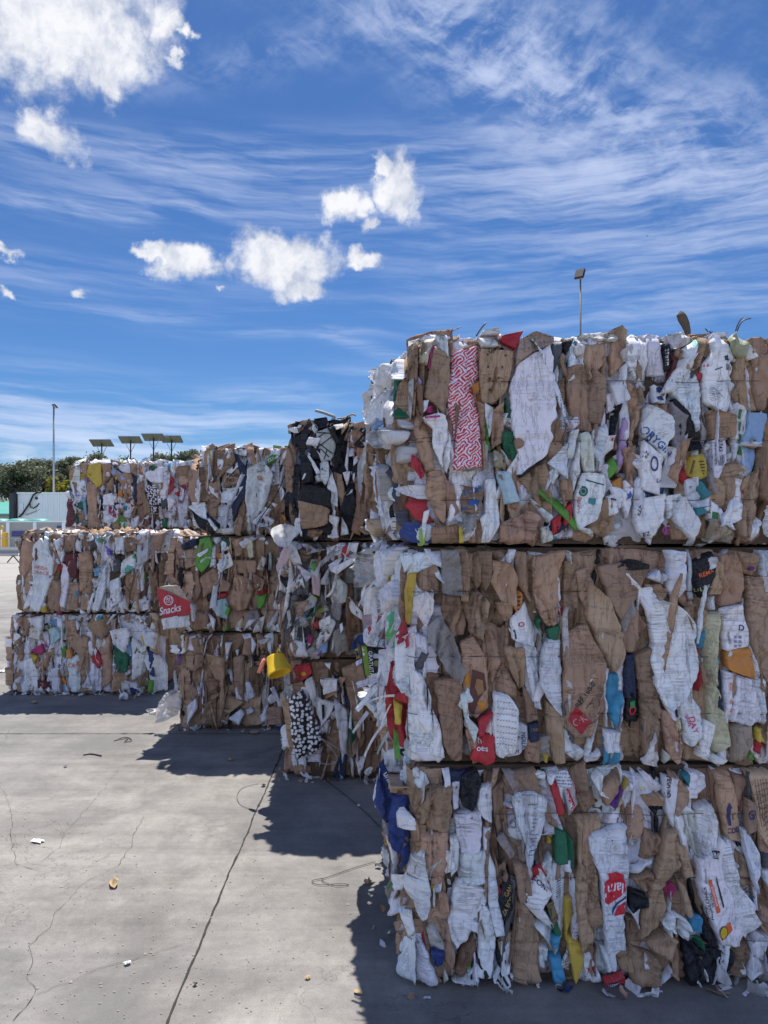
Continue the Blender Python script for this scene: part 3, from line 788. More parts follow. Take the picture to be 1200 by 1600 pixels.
for i, l in enumerate([[(0,280),(30,400),(50,530),(105,552)], [(435,380),(410,450),(350,530),(250,590),(180,670),(95,770),(95,850),(110,920),(40,1000)],
                       [(590,760),(430,810),(280,860),(110,920)], [(0,165),(40,110),(75,100)], [(360,235),(200,440),(130,520)]]):
    ribbon('ground_crack', gz(l), .0006, .0018 if i != 4 else .0010, .004, MT['crack_dirt'], .03, .018, 10+i)

# ------------------------------------------------------------------ bales
def Zp(py, d): return HC-(py-810)/F*d
def stack(d, seams, lefts, W, D, backs, labels, group, res, seed):
    out = []
    z = 0.0
    for i in range(len(seams)-1):
        z1 = Zp(seams[i+1], d); x0 = (lefts[i]-600)/F*d
        out.append(Bale(labels[i], group, x0, d, z, W, z1-z-.004, D, backs[i], res, seed+i)); z = z1
    return out
K = 320/1200
A, B, C = stack(2.62, [1542, 1197, 852, 524], [640, 640, 643], 1.52, 1.12, [-.07, -.16, -.17],
   ['bottom bale of the nearest stack, with a blue sheet at its left corner',
    'middle bale of the nearest stack, mostly brown, white paper bursting out at left',
    'top bale of the nearest stack, with a red patterned sheet and big white board'],
   'bales in the nearest stack on the right', .0062, 1)[::1]
S1 = (A, B, C)
G2 = stack(4.70, [1218, 1030, 845, 660], [450, 444, 458], 1.50, 1.0, [-.05, -.05, -.05],
   ['bottom bale of the second stack, with a black bag of white dots on its face',
    'dirty grey middle bale of the second stack, full of plastic bottles and wrappers',
    'top bale of the second stack, torn black card and white panels, rounded crest'],
   'bales in the second stack from the right', .012, 21)
G3 = stack(5.81, [1140, 988, 836, 697], [282, 272, 318], 1.5, 1.05, [.03, .03, .03],
   ['bottom bale of the third stack, almost all brown cardboard',
    'middle brown bale of the third stack, with a lime green sheet near its top',
    'top bale of the third stack, white shredded paper with brown card and a black strip'],
   'bales in the third stack from the right', .014, 41)
G4 = stack(6.97, [1085, 958, 831], [14, 30], 1.40, 1.1, [-.06, -.05],
   ['lower bale of the leftmost stack, white and brown with a dark green sheet',
    'upper bale of the leftmost stack, a white sheet with red lettering at its left'],
   'bales in the leftmost front stack', .016, 61)
zt = G4[1].z0+G4[1].H+.004
b5 = Bale('farthest bale on the left, a bright yellow sheet at its top, above the leftmost stack', 'bales in the far left stack', (112-600)/F*8.5, 8.5, zt, 1.47, Zp(720, 8.5)-zt-.004, 1.1, -.04, .018, 81)
b5a = Bale('lowest bale of the far stack hidden behind the leftmost stack', 'bales in the far left stack', (112-600)/F*8.5, 8.5, 0, 1.47, zt/2-.004, 1.1, -.04, .03, 82)
b5b = Bale('second bale from the ground behind the leftmost stack', 'bales in the far left stack', (112-600)/F*8.5, 8.5, zt/2, 1.47, zt/2-.004, 1.1, -.04, .03, 83)

PB = dict(b=30, bl=4, bd=5, w=4, wc=2, bg=2, f=.6)                     # brown
PW = dict(b=14, bd=2, bl=2, w=14, wc=8, wp=4, bg=1, fw=1, g=.7)         # white and brown
PX = dict(w=14, wc=2, wp=7, b=9, bd=2, r=.55, B=.3, G=.3, y=.35, c=.25, k=1.2, m=.15, p=.08, o=.2, lb=.3, f=1.2, fw=2.5, lg=.12, g=3, n=.4, wm=2)  # mixed scraps
PS = dict(w=16, wc=3, g=3, wp=3, b=5, bl=2, fw=2, bg=2, gr=.8, k=.6)   # side edges
PD = dict(b=5, bd=4, g=5, fd=5, f=5, gr=3, wm=3, wp=2, gp=4, w=2, k=1) # dirty grey
PK = dict(k=15, kb=7, gr=2, b=2.5, bd=3, w=3, g=1)
PT = dict(b=8, w=7, bg=3, wp=3, fw=2, wm=3, bl=3, pk=.3, r=.3)

for q_ in (C, G2[2], G3[2], G4[1], b5): q_.top = True

def dress(b, pf, pl, pt, cols=(.065, .16), segs=(.28, .75), nsc=150, nple=40, top=True, amp=1.0, right=True, psc=PX, rise=.02, crest=22, psl=None):
    b.fill('F', pf, cols, segs, amp=amp, rise=rise if top else 0)
    b.fill('L', pl, (.05, .13), (.15, .5), h=(-.035, .015), amp=1.2, rise=rise if top else 0)
    b.plates(pl, nple)
    if top:
        b.fill('T', pt, (.12, .3), (.15, .4), h=(-.03, .012), amp=1.8, crump=.010, res=max(b.res, .014))
        for i in range(crest):                                       # crumpled ends standing up along the top edges
            r = b.rnd; w = r.uniform(.05, .16); hh = r.uniform(.05, .085); q = r.uniform(0, .35)
            if r.random() < .25: x = r.uniform(0, .08); q = r.uniform(0, b.D)
            else: x = r.uniform(0, b.W)
            fr = Frame((b.x0+x, b.d+q, b.z0+b.H-.05), (1, r.uniform(-.4, .4), 0), (r.uniform(-.2, .2), r.uniform(-.3, .3), 1), (0, -1, 0))
            pts = [(-w/2, 0), (w/2, 0), (w*.5, hh*r.uniform(.5, 1)), (w*r.uniform(-.1, .4), hh), (-w*.3, hh*r.uniform(.7, 1)), (-w*.5, hh*r.uniform(.4, .9))]
            b.put(fr, b.pick(pt), pts, h0=0, skirt=0, tuck=.01, crump=.012, amp=1.6)
    if right: b.fill('R', pl, (.15, .3), (.25, .6), h=(-.02, .005), res=max(b.res, .016))
    b.scatter('F', psc, nsc, size=(.02, .075))
    b.scatter('L', psc, nsc//3, size=(.02, .06), h=(.01, .05))
    b.slivers('F', psl or dict(w=12, b=9, bd=6, k=2.5, g=2, wp=1.5, bl=2, gr=1.5), int(70 if b.d < 4 else 90))
    b.slivers('L', dict(w=10, b=8, bd=5, k=2, g=2), 40)
    b.wires(.0012 if b.d < 4 else .0014)

# ---- the pieces of the nearest stack that can be told apart in the photograph
C.hand((560, 480), K, '''
b 290,210 350,200 345,420 325,640 300,560 285,380
bd 330,430 375,470 380,640 350,760 320,640
cr 360,180 450,170 440,210 400,345 350,330 358,250 crump=.01
m 425,240 445,235 420,370 405,360
b 440,225 525,300 535,470 505,640 430,560 378,540 405,400
w 455,160 515,170 525,300 480,280
li 315,375 345,400 372,440 362,475 330,420
w 370,550 410,545 400,600 380,620
m 390,590 430,580 442,625 390,625
w 350,640 470,625 480,660 510,630 545,780 520,970 480,920 420,800 430,720 id=pink
b 345,600 390,680 420,760 455,950 385,975 335,800 325,690
maze 540,265 620,250 705,220 700,400 655,500 690,560 720,800 725,945 545,955 570,800 520,560 530,400 h0=.034 amp=1.35 lab=white_sheet_printed_with_red_rectangles
w 640,690 690,660 700,750 660,780
wm 600,960 700,950 695,1035 650,1010
b 710,240 920,262 905,380 870,500 800,560 720,560 700,400 id=ur amp=.5 h0=.02
w 735,570 785,590 780,700 765,760 738,640
o 690,500 715,510 720,560 690,570
o 660,470 690,450 695,500 670,510
b 690,560 735,580 740,760 745,950 725,960 720,800
b 790,600 850,560 845,730 835,800 785,830 778,700
G 870,500 885,640 905,655 840,645 845,600
w 840,645 905,650 905,715 845,690 id=gpatch
G 838,735 915,735 917,920 885,900 840,800 h0=.022
w 920,340 1040,260 1120,225 1140,420 1155,660 1110,700 1130,780 1080,880 930,990 915,800 900,640 880,480 amp=.45 h0=.03 lab=big_curved_white_board name=white_board
k 930,985 1090,870 1095,890 940,1005
b 930,1000 1090,900 1120,1040 1130,1200 1060,1180 1000,1080
bd 1150,460 1200,420 1200,560 1160,640 1140,560
b 1110,680 1200,640 1200,880 1130,900 1095,820
r 830,170 960,145 920,245 830,200 h0=.035
bg 940,200 1020,160 1130,165 1135,225 1040,255 920,335 crump=.015 h0=.03
gr 1130,215 1200,190 1180,360 1150,440
wm 690,180 820,175 840,235 715,240
wm 720,140 830,120 835,160 720,165
lg 735,640 760,700 775,850 745,820
ol 790,840 830,870 850,950 800,930
aq 810,955 880,960 935,1140 850,1150 id=aqua
w 800,835 830,820 920,950 932,1110 900,1080 880,960
p 850,920 885,960 885,1030 860,1000
sal 920,1010 980,1020 990,1080 940,1100
w 945,1050 1000,1015 1030,1120 960,1190 940,1150
w 1000,1120 1140,1225 1110,1270 1060,1200
w 1110,970 1175,920 1170,990 1130,1045
b 590,1040 720,1060 700,1200 600,1200 id=ator amp=.6
w 740,1010 800,1000 822,1180 828,1270 760,1390 720,1395 740,1200
b 400,960 480,940 530,1040 500,1270 440,1180 390,1080 crump=.012
b 500,1000 560,1040 590,1200 520,1260
b 430,1290 580,1270 585,1390 430,1395 amp=.5
y 585,1290 607,1280 612,1390 590,1390
w 560,1215 600,1225 605,1260 570,1250
f 610,1210 690,1200 680,1290 620,1330
b 660,1300 725,1290 720,1390 650,1395
b 830,1265 930,1220 1000,1180 1060,1230 1010,1380 830,1400 crump=.018 h0=.03
r 1130,1250 1200,1200 1190,1320 1140,1340
wm 1060,1290 1130,1280 1140,1370 1080,1390
''')
C.hand((880, 480), K, '''
w 10,200 100,190 60,290 0,345
k 0,170 60,180 20,270 0,280
b 110,190 250,185 240,320 150,430 110,330
b 10,340 110,330 150,640 165,720 80,720 20,540
b 130,330 250,420 240,560 205,690 150,680 120,420
b 290,165 378,170 370,310 280,400 270,300
wm 110,150 290,130 300,200 230,200
wc 370,190 430,135 505,200 500,335 460,480 360,330 name=carton_sheet
w 500,155 560,160 580,330 590,400 510,400 500,300
k 580,215 610,220 605,375 580,370 id=dutch amp=.4 h0=.03
mr 590,240 690,290 640,420 612,445 640,320
wm 600,160 700,135 725,220 640,255 crump=.02
bl 650,250 700,260 690,310 640,290
b 770,160 862,160 800,350 758,380
w 870,160 920,148 980,220 988,500 960,630 820,560 808,340 860,270 id=bill
ol 980,180 1020,142 1072,220 1040,300 990,270 crump=.02
b 1080,180 1140,180 1195,340 1175,610 1130,600 1110,400
b 1020,300 1080,190 1120,420 1130,605 1060,600 1000,420
r 775,385 805,382 800,470 780,440
b 680,335 760,335 760,365 680,370
wc 670,360 765,350 805,600 775,730 735,620 630,490
k 650,530 720,600 795,740 805,840 750,845 700,720 640,640 h0=.02
f 625,560 720,640 705,780 645,860 615,700
b 670,780 755,765 700,960 660,1040 605,990 convex=.03
b 350,420 465,485 445,660 400,760 360,600
w 270,440 340,430 380,545 310,580
w 520,460 610,470 600,560 530,560 id=nav
b 530,570 615,570 610,640 550,640 crump=.012
w 480,580 540,600 625,650 625,770 590,800 582,885 470,765 450,740 id=oryg amp=.6 h0=.03
w 470,770 590,880 565,1000 560,1100 440,1060 450,900 id=swirl amp=.6 h0=.022
w 445,1120 585,1100 582,1240 500,1355 430,1330 418,1200 id=eza amp=.7
w 585,820 640,830 660,880 615,930
li 345,650 375,680 362,860 330,980 310,960
w 170,720 240,685 250,800 205,905 160,850
lb 180,740 215,720 220,790 190,790
w 240,760 300,750 290,830 210,890 id=rstar
wm 100,740 160,720 180,960 130,960 90,850
b 340,830 430,800 432,1040 400,1040 370,930
w 40,960 90,780 100,960 60,1090
w 110,965 222,980 236,1045 190,1250 80,1300 60,1180 80,1080 id=coffee amp=.45 h0=.032 name=paper_bag lab=white_paper_bag_with_round_green_emblem
w 80,1280 150,1300 185,1350 90,1300
b 220,1130 272,1130 283,1300 230,1350 140,1295 190,1250
o 282,1030 345,990 332,1165 310,1080
w 250,1110 320,1080 322,1205 260,1220 id=navline
w 350,1010 412,1060 402,1160 372,1235 340,1140 id=star
lg 255,930 290,880 310,960 262,1005
wp 225,930 255,920 260,1000 285,1050 235,1100
y 740,870 802,858 817,992 780,1012 710,982 id=yel amp=.5
w 700,1010 770,1000 852,1110 820,1200 760,1180 720,1110 id=wetw
t 770,1010 800,1040 845,1100 800,1130 760,1070 h0=.032
t 755,1180 840,1160 830,1200 765,1230
w 590,1110 690,1085 700,1150 620,1240
w 640,1240 690,1110 782,1270 752,1372 h0=.03
b 840,610 1000,622 1000,760 870,780
w 865,770 957,760 950,890 900,1005 865,1000 id=code amp=.5
b 910,960 1000,890 1062,960 1012,1060 972,1210 930,1200
lb 1062,610 1172,615 1150,800 1040,795 1060,700 h0=.025 amp=.5
w 1040,790 1150,795 1148,815 1040,810 h0=.03
lb 1040,808 1146,812 1140,920 1080,1032 1045,960 amp=.5
w 1000,560 1060,610 1050,950 1012,800 id=grn
b 1045,1000 1140,960 1135,1220 1080,1355 1030,1345 1010,1220
bd 1172,620 1210,640 1215,1180 1150,1100
w 990,1000 1030,1010 1010,1190 975,1200
bg 835,1240 992,1310 990,1380 835,1370
w 850,1130 912,1175 990,1300 840,1245 id=gbox
w 1090,1300 1140,1220 1160,1260 1110,1370
r 0,1180 50,1140 40,1240 0,1290
b -10,1010 40,1000 50,1120 -5,1180
w 10,890 35,730 62,730 50,890
f 800,780 850,900 900,1080 870,1100 820,960
''')
C.hand((560, 560), .1875, '''
fw 180,100 260,40 350,60 340,150 300,240 240,180 face=L h0=.06
G 330,140 380,110 420,500 370,420 350,250 face=L h0=.035
w 340,10 380,0 410,180 380,150 face=L
g 420,180 460,160 460,260 440,500 420,420 face=F
fw 310,260 350,280 400,440 430,580 320,600 300,430 face=L h0=.05
w 130,400 200,320 310,260 320,400 280,520 170,560 140,480 face=L h0=.05
lb 190,530 230,480 280,520 270,570 200,640 face=L h0=.055
w 200,640 270,540 300,600 230,660 face=L h0=.045
fw 170,670 250,610 440,600 460,690 390,750 260,750 face=L h0=.075 lab=crumpled_white_bag_hanging_out
fw 330,760 440,720 480,850 390,910 330,880 face=L h0=.04
r 450,800 500,830 550,980 520,1000 440,880 face=F
fw 80,710 150,680 170,740 120,800 face=L h0=.05
b 130,800 170,760 200,900 210,1180 170,1200 130,950 face=L
w 190,890 240,880 270,1200 270,1320 220,1150 face=L h0=.04
g 240,930 300,870 340,900 320,1180 260,1150 face=L h0=.05
gr 330,910 370,960 400,1200 420,1400 360,1300 320,1100 face=L h0=.03
w 390,1080 480,1060 500,1160 440,1170 face=L
r 430,1160 500,1210 530,1370 470,1300 face=L h0=.045
bl 160,1350 220,1340 230,1420 190,1510 face=L h0=.05
b 340,1320 400,1400 380,1500 300,1450 face=L
B 420,1500 460,1370 510,1360 500,1540 430,1550 face=L h0=.05
w 550,1270 590,1260 540,1500 530,1400
''')
C.hand((560, 560), .1875, '''
fw 60,1190 130,1080 170,1280 190,1520 150,1580 70,1400 d=3.72 id=gbag lab=white_bag_with_green_oval
''')
B.hand((560, 840), K, '''
ol 320,165 390,80 412,160 380,235 330,205 crump=.012
y 290,215 342,200 300,515 280,510 268,320 h0=.03 amp=.5
bd 250,340 320,335 315,390 255,380
r 220,590 270,480 290,560 292,640 220,690
r 210,945 280,910 292,992 h0=.03
y 210,970 260,1010 250,1130 215,1120
lg 205,1140 235,1180 250,1320 215,1322
w 240,95 350,80 350,155 270,210 crump=.015
w 390,90 480,80 492,180 420,150 crump=.015
w 210,600 330,560 320,800 220,850
w 300,780 400,900 445,1150 400,1260 300,1200
w 290,1000 340,990 370,1330 310,1335
w 440,1010 480,1100 507,1290 440,1285
w 215,860 300,800 310,960 250,920
w 330,560 410,580 400,680 340,640
b 330,210 450,150 470,330 400,320 340,290
wm 320,350 400,308 442,350 440,430 390,515 340,430 crump=.012 h0=.035
f 480,70 590,60 605,345 490,335 h0=.03
f 410,505 470,448 560,600 622,790 590,885 500,760 395,600 h0=.036
gr 325,765 370,670 412,680 370,775
bd 490,340 592,340 600,400 530,510 490,440
b 530,440 610,395 640,500 620,590 540,595
b 595,90 642,80 652,240 640,380 600,370
b 648,90 718,110 722,260 700,310 650,220
b 705,80 778,80 772,250 740,320 718,230
b 600,370 700,300 760,380 735,600 650,565 630,480
b 780,130 892,140 922,260 910,400 830,370 775,260
b 912,80 978,80 1002,380 950,300 918,260
b 795,380 905,350 890,470 845,490 amp=.6
b 600,600 680,585 745,680 762,830 770,1000 690,1072 630,1010 610,860 id=orange amp=.6
b 740,520 800,560 820,700 932,880 930,965 800,910 755,700
b 850,640 962,640 972,860 940,890 880,760
b 440,830 590,815 612,900 602,1100 600,1300 550,1312 500,1230 460,1000
o 920,305 952,318 938,462 903,400 id=tiger
w 880,480 970,378 1032,540 1030,640 960,600 900,600 id=sketch
w 960,600 1040,640 1052,860 1072,1000 1030,995 980,800
wc 1090,590 1182,590 1192,1040 1130,980 1060,860 1055,700 h0=.03
G 1100,530 1172,510 1170,592 1120,592
G 1040,450 1062,480 1050,535 1035,520
b 1010,112 1200,80 1172,200 1150,520 1100,525 1020,320 convex=.02
r 1155,362 1205,362 1205,450 1160,450 id=goo
w 1010,370 1040,375 1055,440 1030,440
w 590,900 622,900 642,1050 700,1105 672,1200 620,1065 h0=.03
r 700,1130 792,1150 792,1310 735,1335 650,1300 680,1200 id=hoes amp=.4 h0=.034
r 700,1062 775,1010 720,1130 695,1130
w 720,1100 770,1030 782,1140 740,1140
w 785,905 880,920 932,1000 922,1270 860,1302 808,1270 775,1020 id=ticks amp=.6 h0=.03
w 925,1080 992,1100 997,1200 962,1280 880,1292 930,1180 id=klin amp=.5
n 990,1080 1052,1075 1047,1180 1000,1190 id=kine amp=.5
b 985,1180 1060,1180 1060,1320 985,1315
b 965,860 1045,1000 1055,1080 990,1080
b 1100,955 1195,1040 1200,1290 1140,1312 1105,1150
f 1050,1160 1112,1150 1112,1280 1050,1332
f 590,1180 690,1130 692,1240 640,1262
y 1075,1255 1095,1250 1095,1300 1078,1300
''')
B.hand((880, 840), K, '''
b 0,130 62,130 82,330 100,490 0,545
b 195,160 390,132 472,180 432,330 330,485 255,360 amp=.5 h0=.034 lab=smooth_brown_carton_lid
f 290,360 390,340 410,440 340,545 h0=.04
bl 150,250 260,360 332,560 342,690 280,772 190,640 120,440 h0=.036 lab=pale_brown_leaf-shaped_card
b 60,190 150,180 190,300 130,420 90,330
b 320,480 420,395 482,520 430,685 350,660
b 0,560 120,500 222,680 240,760 165,1140 60,1165 0,1100 id=ref amp=.5 h0=.03
b 150,780 235,800 240,1000 160,1180 150,1000
b 410,680 522,640 522,820 562,1000 520,1240 470,1262 450,1000
w 230,730 282,780 270,880 250,1110 238,960
c 270,800 312,788 332,960 300,1105 258,1020 h0=.03
w 310,750 347,740 352,960 330,1125 322,960
n 345,685 407,685 412,930 350,930 amp=.5
k 358,935 445,880 442,1080 368,1080 id=cap
wc 520,360 640,388 705,440 747,500 742,600 775,720 722,885 660,960 600,1002 550,900 500,720 522,620 500,500 amp=.8 h0=.03 lab=large_creased_white_carton
wc 700,560 762,620 775,760 782,1010 740,960 720,780
r 765,640 778,640 790,900 775,900 h0=.034
w 660,890 722,880 802,1010 792,1160 740,1212 698,1200 id=pink
r 775,1020 802,1030 800,1130 785,1140
w 590,60 692,60 702,150 702,300 640,362 598,290 610,150
w 470,230 540,183 592,220 570,272 h0=.04
b 470,270 560,270 600,320 520,400 480,400
k 748,130 852,80 866,220 792,345 745,260 id=remax amp=.4 h0=.036
w 775,140 835,105 855,160 800,195 h0=.040
b 870,130 912,150 902,330 840,335
b 900,100 992,78 1032,250 1012,380 908,395
cr 818,460 900,428 892,640 882,820 955,1200 872,1252 850,1150 838,900 820,780 h0=.026
wc 900,400 1022,388 1062,560 1062,640 940,652 id=dlab h0=.03
o 945,655 1082,640 1092,822 1000,790 948,770 h0=.028 amp=.5
wc 918,780 1082,810 1152,1000 1152,1082 918,1082 id=dror h0=.032
wc 1060,560 1110,700 1172,860 1175,1100 1140,1085 1085,800
n 890,780 916,780 912,1000 885,985
bg 960,1090 1082,1088 1085,1200 1040,1322 980,1322
w 820,1062 867,1080 842,1282 783,1282 amp=.5
b 690,420 772,360 792,480 772,620 852,830 800,850 760,600
o 775,500 825,490 820,630 775,600
b 850,620 935,600 940,700 920,775 880,730
b 1010,80 1142,90 1100,225 1030,205 id=notch
b 1060,230 1152,228 1200,400 1205,860 1130,740 1080,560
w 1150,60 1205,55 1195,232 1150,230
li 1010,55 1100,65 1090,82 1010,75
b 560,1000 640,1010 692,1200 660,1312 600,1262
wm 270,1230 345,1215 372,1322 280,1330 crump=.02
w 130,1290 200,1240 230,1322 140,1330 crump=.02
w 230,1120 320,1130 320,1240 240,1240
wm 580,1240 640,1290 640,1330 590,1330 crump=.015
wm 790,1280 860,1260 950,1290 900,1330 crump=.02
lg 1070,1280 1112,1245 1122,1312 1075,1312
r 1108,1178 1142,1190 1132,1262 1105,1240
y 1110,1110 1142,1110 1142,1180 1115,1180
f 490,990 540,990 530,1260 480,1250
cr 640,1040 660,1045 675,1170 655,1150
w 570,1100 615,1090 620,1130 580,1150
w 845,340 885,335 885,420 860,430
k 230,230 470,150 470,185 420,130 380,110
''')
B.hand((550, 840), .2311, '''
g 80,260 130,130 250,60 240,200 220,320 110,340 face=L h0=.07 crump=.03
w 240,80 330,20 320,140 260,330 230,310 face=L h0=.05
w 130,350 240,330 210,480 150,560 120,470 face=L h0=.06
w 220,440 330,280 340,420 240,560 210,700 face=L h0=.06
w 130,560 230,500 250,740 150,690 face=L h0=.04
r 190,600 220,560 222,640 200,662 face=L h0=.06
r 290,760 340,600 370,570 375,690 310,740
w 240,760 370,740 382,900 380,1000 290,1010 250,900 face=L h0=.05
w 380,890 460,900 530,1050 540,1300 450,1330 400,1100 h0=.03
w 230,1000 290,980 280,1260 240,1270 face=L h0=.05
w 100,1170 220,1130 240,1280 160,1320 face=L h0=.06
w 140,1370 200,1360 210,1450 150,1440 face=L h0=.05
g 130,1330 170,1400 100,1580 80,1500 face=L
o 190,1460 240,1480 230,1540 200,1540 face=L h0=.04
''')
B.hand((550, 840), .2311, '''
w 80,700 240,480 300,380 330,400 250,560 130,720 d=3.0 amp=.4
pk 70,515 132,508 135,582 80,582 d=3.1 amp=.4
w 25,965 230,910 235,955 38,1002 d=2.95 amp=.4
w 20,1150 160,985 175,1015 42,1170 d=3.0 amp=.4
w 0,1300 95,1165 118,1180 12,1312 d=2.95 amp=.4
w 20,840 72,808 78,838 28,862 d=3.2 amp=.4
w 165,1110 170,960 210,880 235,840 240,860 190,960 180,1110 d=2.9 amp=.4
w 150,780 240,782 240,808 150,808 d=2.95 amp=.4
w 450,690 505,735 495,752 440,720 d=2.58 amp=.4
k 60,725 230,745 240,900 90,940 d=3.05 amp=.4 id=grat lab=dark_green_carton_panel_with_upright_lettering
w 110,1110 195,1108 190,1122 120,1120 d=2.95 amp=.3
''')
A.hand((560, 1180), K, '''
b 350,200 540,150 552,330 530,445 400,430 320,370 convex=.02
b 340,470 520,450 532,620 500,740 420,772 370,580 convex=.02
kb 600,100 690,88 712,130 660,312 598,310 h0=.03
w 548,160 590,150 585,300 555,310
w 710,180 782,160 782,382 720,345 690,300 amp=.6
wc 553,340 712,318 722,430 700,545 598,560 h0=.032
wc 598,548 742,545 742,745 588,760 h0=.028
w 535,480 590,470 590,680 545,700
wc 580,750 752,758 742,850 690,960 640,1062 580,1120 515,1000 h0=.024
w 590,950 700,945 690,1000 590,990 amp=.5 h0=.034
w 760,560 792,640 855,1030 800,1042 758,860 amp=.5 h0=.034
w 720,860 770,900 802,1060 772,1292 690,1280 700,1080 amp=.5 h0=.03
w 725,420 780,420 770,560 730,540
wc 320,600 380,555 422,830 412,940 370,962 255,800
b 470,800 520,820 532,900 480,945
b 440,950 530,960 562,1150 540,1292 470,1230
wc 330,1040 400,1130 472,1330 400,1352 333,1322 h0=.03
w 230,900 312,920 332,1030 332,1352 310,1352 290,1060 h0=.03
g 395,1000 440,975 502,1100 490,1132 420,1122 crump=.008 h0=.03
B 418,1120 502,1130 492,1200 460,1222 430,1180 h0=.032
bd 580,1160 672,1045 692,1110 660,1205 600,1292 558,1250 h0=.03
b 785,200 852,150 852,420 800,465
b 850,120 1040,80 1062,200 1172,420 1120,400 1000,200 850,210
bd 845,160 935,180 900,205 850,200
wc 898,210 1022,198 1112,250 1102,330 1062,480 1000,640 970,480 928,380 id=recip h0=.03
w 845,280 920,290 920,330 860,330 id=rtag
b 800,650 862,605 872,720 808,765 id=man
w 870,440 925,370 960,500 900,480 id=dd
k 878,650 897,760 892,900 840,935 812,830 id=gan amp=.3 h0=.03
k 840,950 905,1000 880,1010 835,990
f 800,462 850,448 912,560 890,602
b 900,610 992,640 1002,790 940,822
b 940,822 1022,930 1042,1050 1062,1330 1000,1352 900,1302 898,1100
w 945,820 1050,690 1122,780 1062,862 1122,960 1100,985 id=sony amp=.35 h0=.036
w 1040,640 1122,565 1132,760 1060,720
k 1060,862 1110,800 1122,900 1080,922
B 1005,630 1040,628 1010,720
G 1148,420 1205,430 1205,602 1140,605 amp=.4
G 1110,860 1182,1020 1162,1062 1110,960
w 1130,620 1205,602 1192,1080 1150,1172 1172,1020 1120,820 id=tab amp=.6
r 1118,150 1162,160 1198,330 1160,335 h0=.03
w 1098,80 1152,110 1130,150 1110,150
G 1060,90 1110,90 1110,200 1080,190
w 1160,160 1205,180 1205,300 1180,250
c 1118,1180 1180,1160 1205,1320 1150,1342
c 1120,1030 1162,1030 1160,1105 1122,1100
w 1020,960 1130,985 1120,1100 1060,1010
w 1050,1110 1110,1130 1112,1260 1060,1250
y 1110,400 1142,388 1132,505 1100,525
b 850,1010 892,1020 830,1165 820,1100
w 838,1090 912,1040 880,1262 830,1250
w 905,960 940,920 950,960 925,1015
w 635,1280 695,1180 700,1290 640,1300
w 540,1300 680,1290 670,1335 545,1325 crump=.015
w 780,1285 830,1228 892,1300 840,1342 id=kst
k 700,1160 760,1270 740,1290 690,1190
b 880,1310 960,1290 990,1350 890,1350
y 420,770 445,765 445,810 425,805
w 440,740 490,735 480,790 450,800
wm 500,1230 525,1290 515,1360 498,1340
''')
A.hand((560, 1180), K, '''
B 130,50 230,160 245,210 170,390 90,270 d=2.92 id=bsheet amp=.8 crump=.008 lab=blue_sheet_at_the_left_corner name=tarpaulin
B 200,210 300,220 312,420 342,450 300,622 243,672 240,540 188,520 168,390 d=2.70 amp=1.2 crump=.008 name=tarpaulin
w 85,240 120,50 130,60 100,290 d=2.95
bl 200,150 260,110 300,180 270,220 face=L h0=.06
b 300,60 350,70 345,150 310,160 face=L h0=.04
w 150,450 190,530 240,690 200,640 d=2.9
bg 160,770 200,690 242,740 242,840 180,850 d=2.95 amp=.6 id=gw
b 230,840 300,900 310,920 240,900 face=L
b 265,980 300,960 315,1150 290,1110 face=L h0=.02
w 290,1060 320,1040 318,1340 280,1345 face=L h0=.02
''')
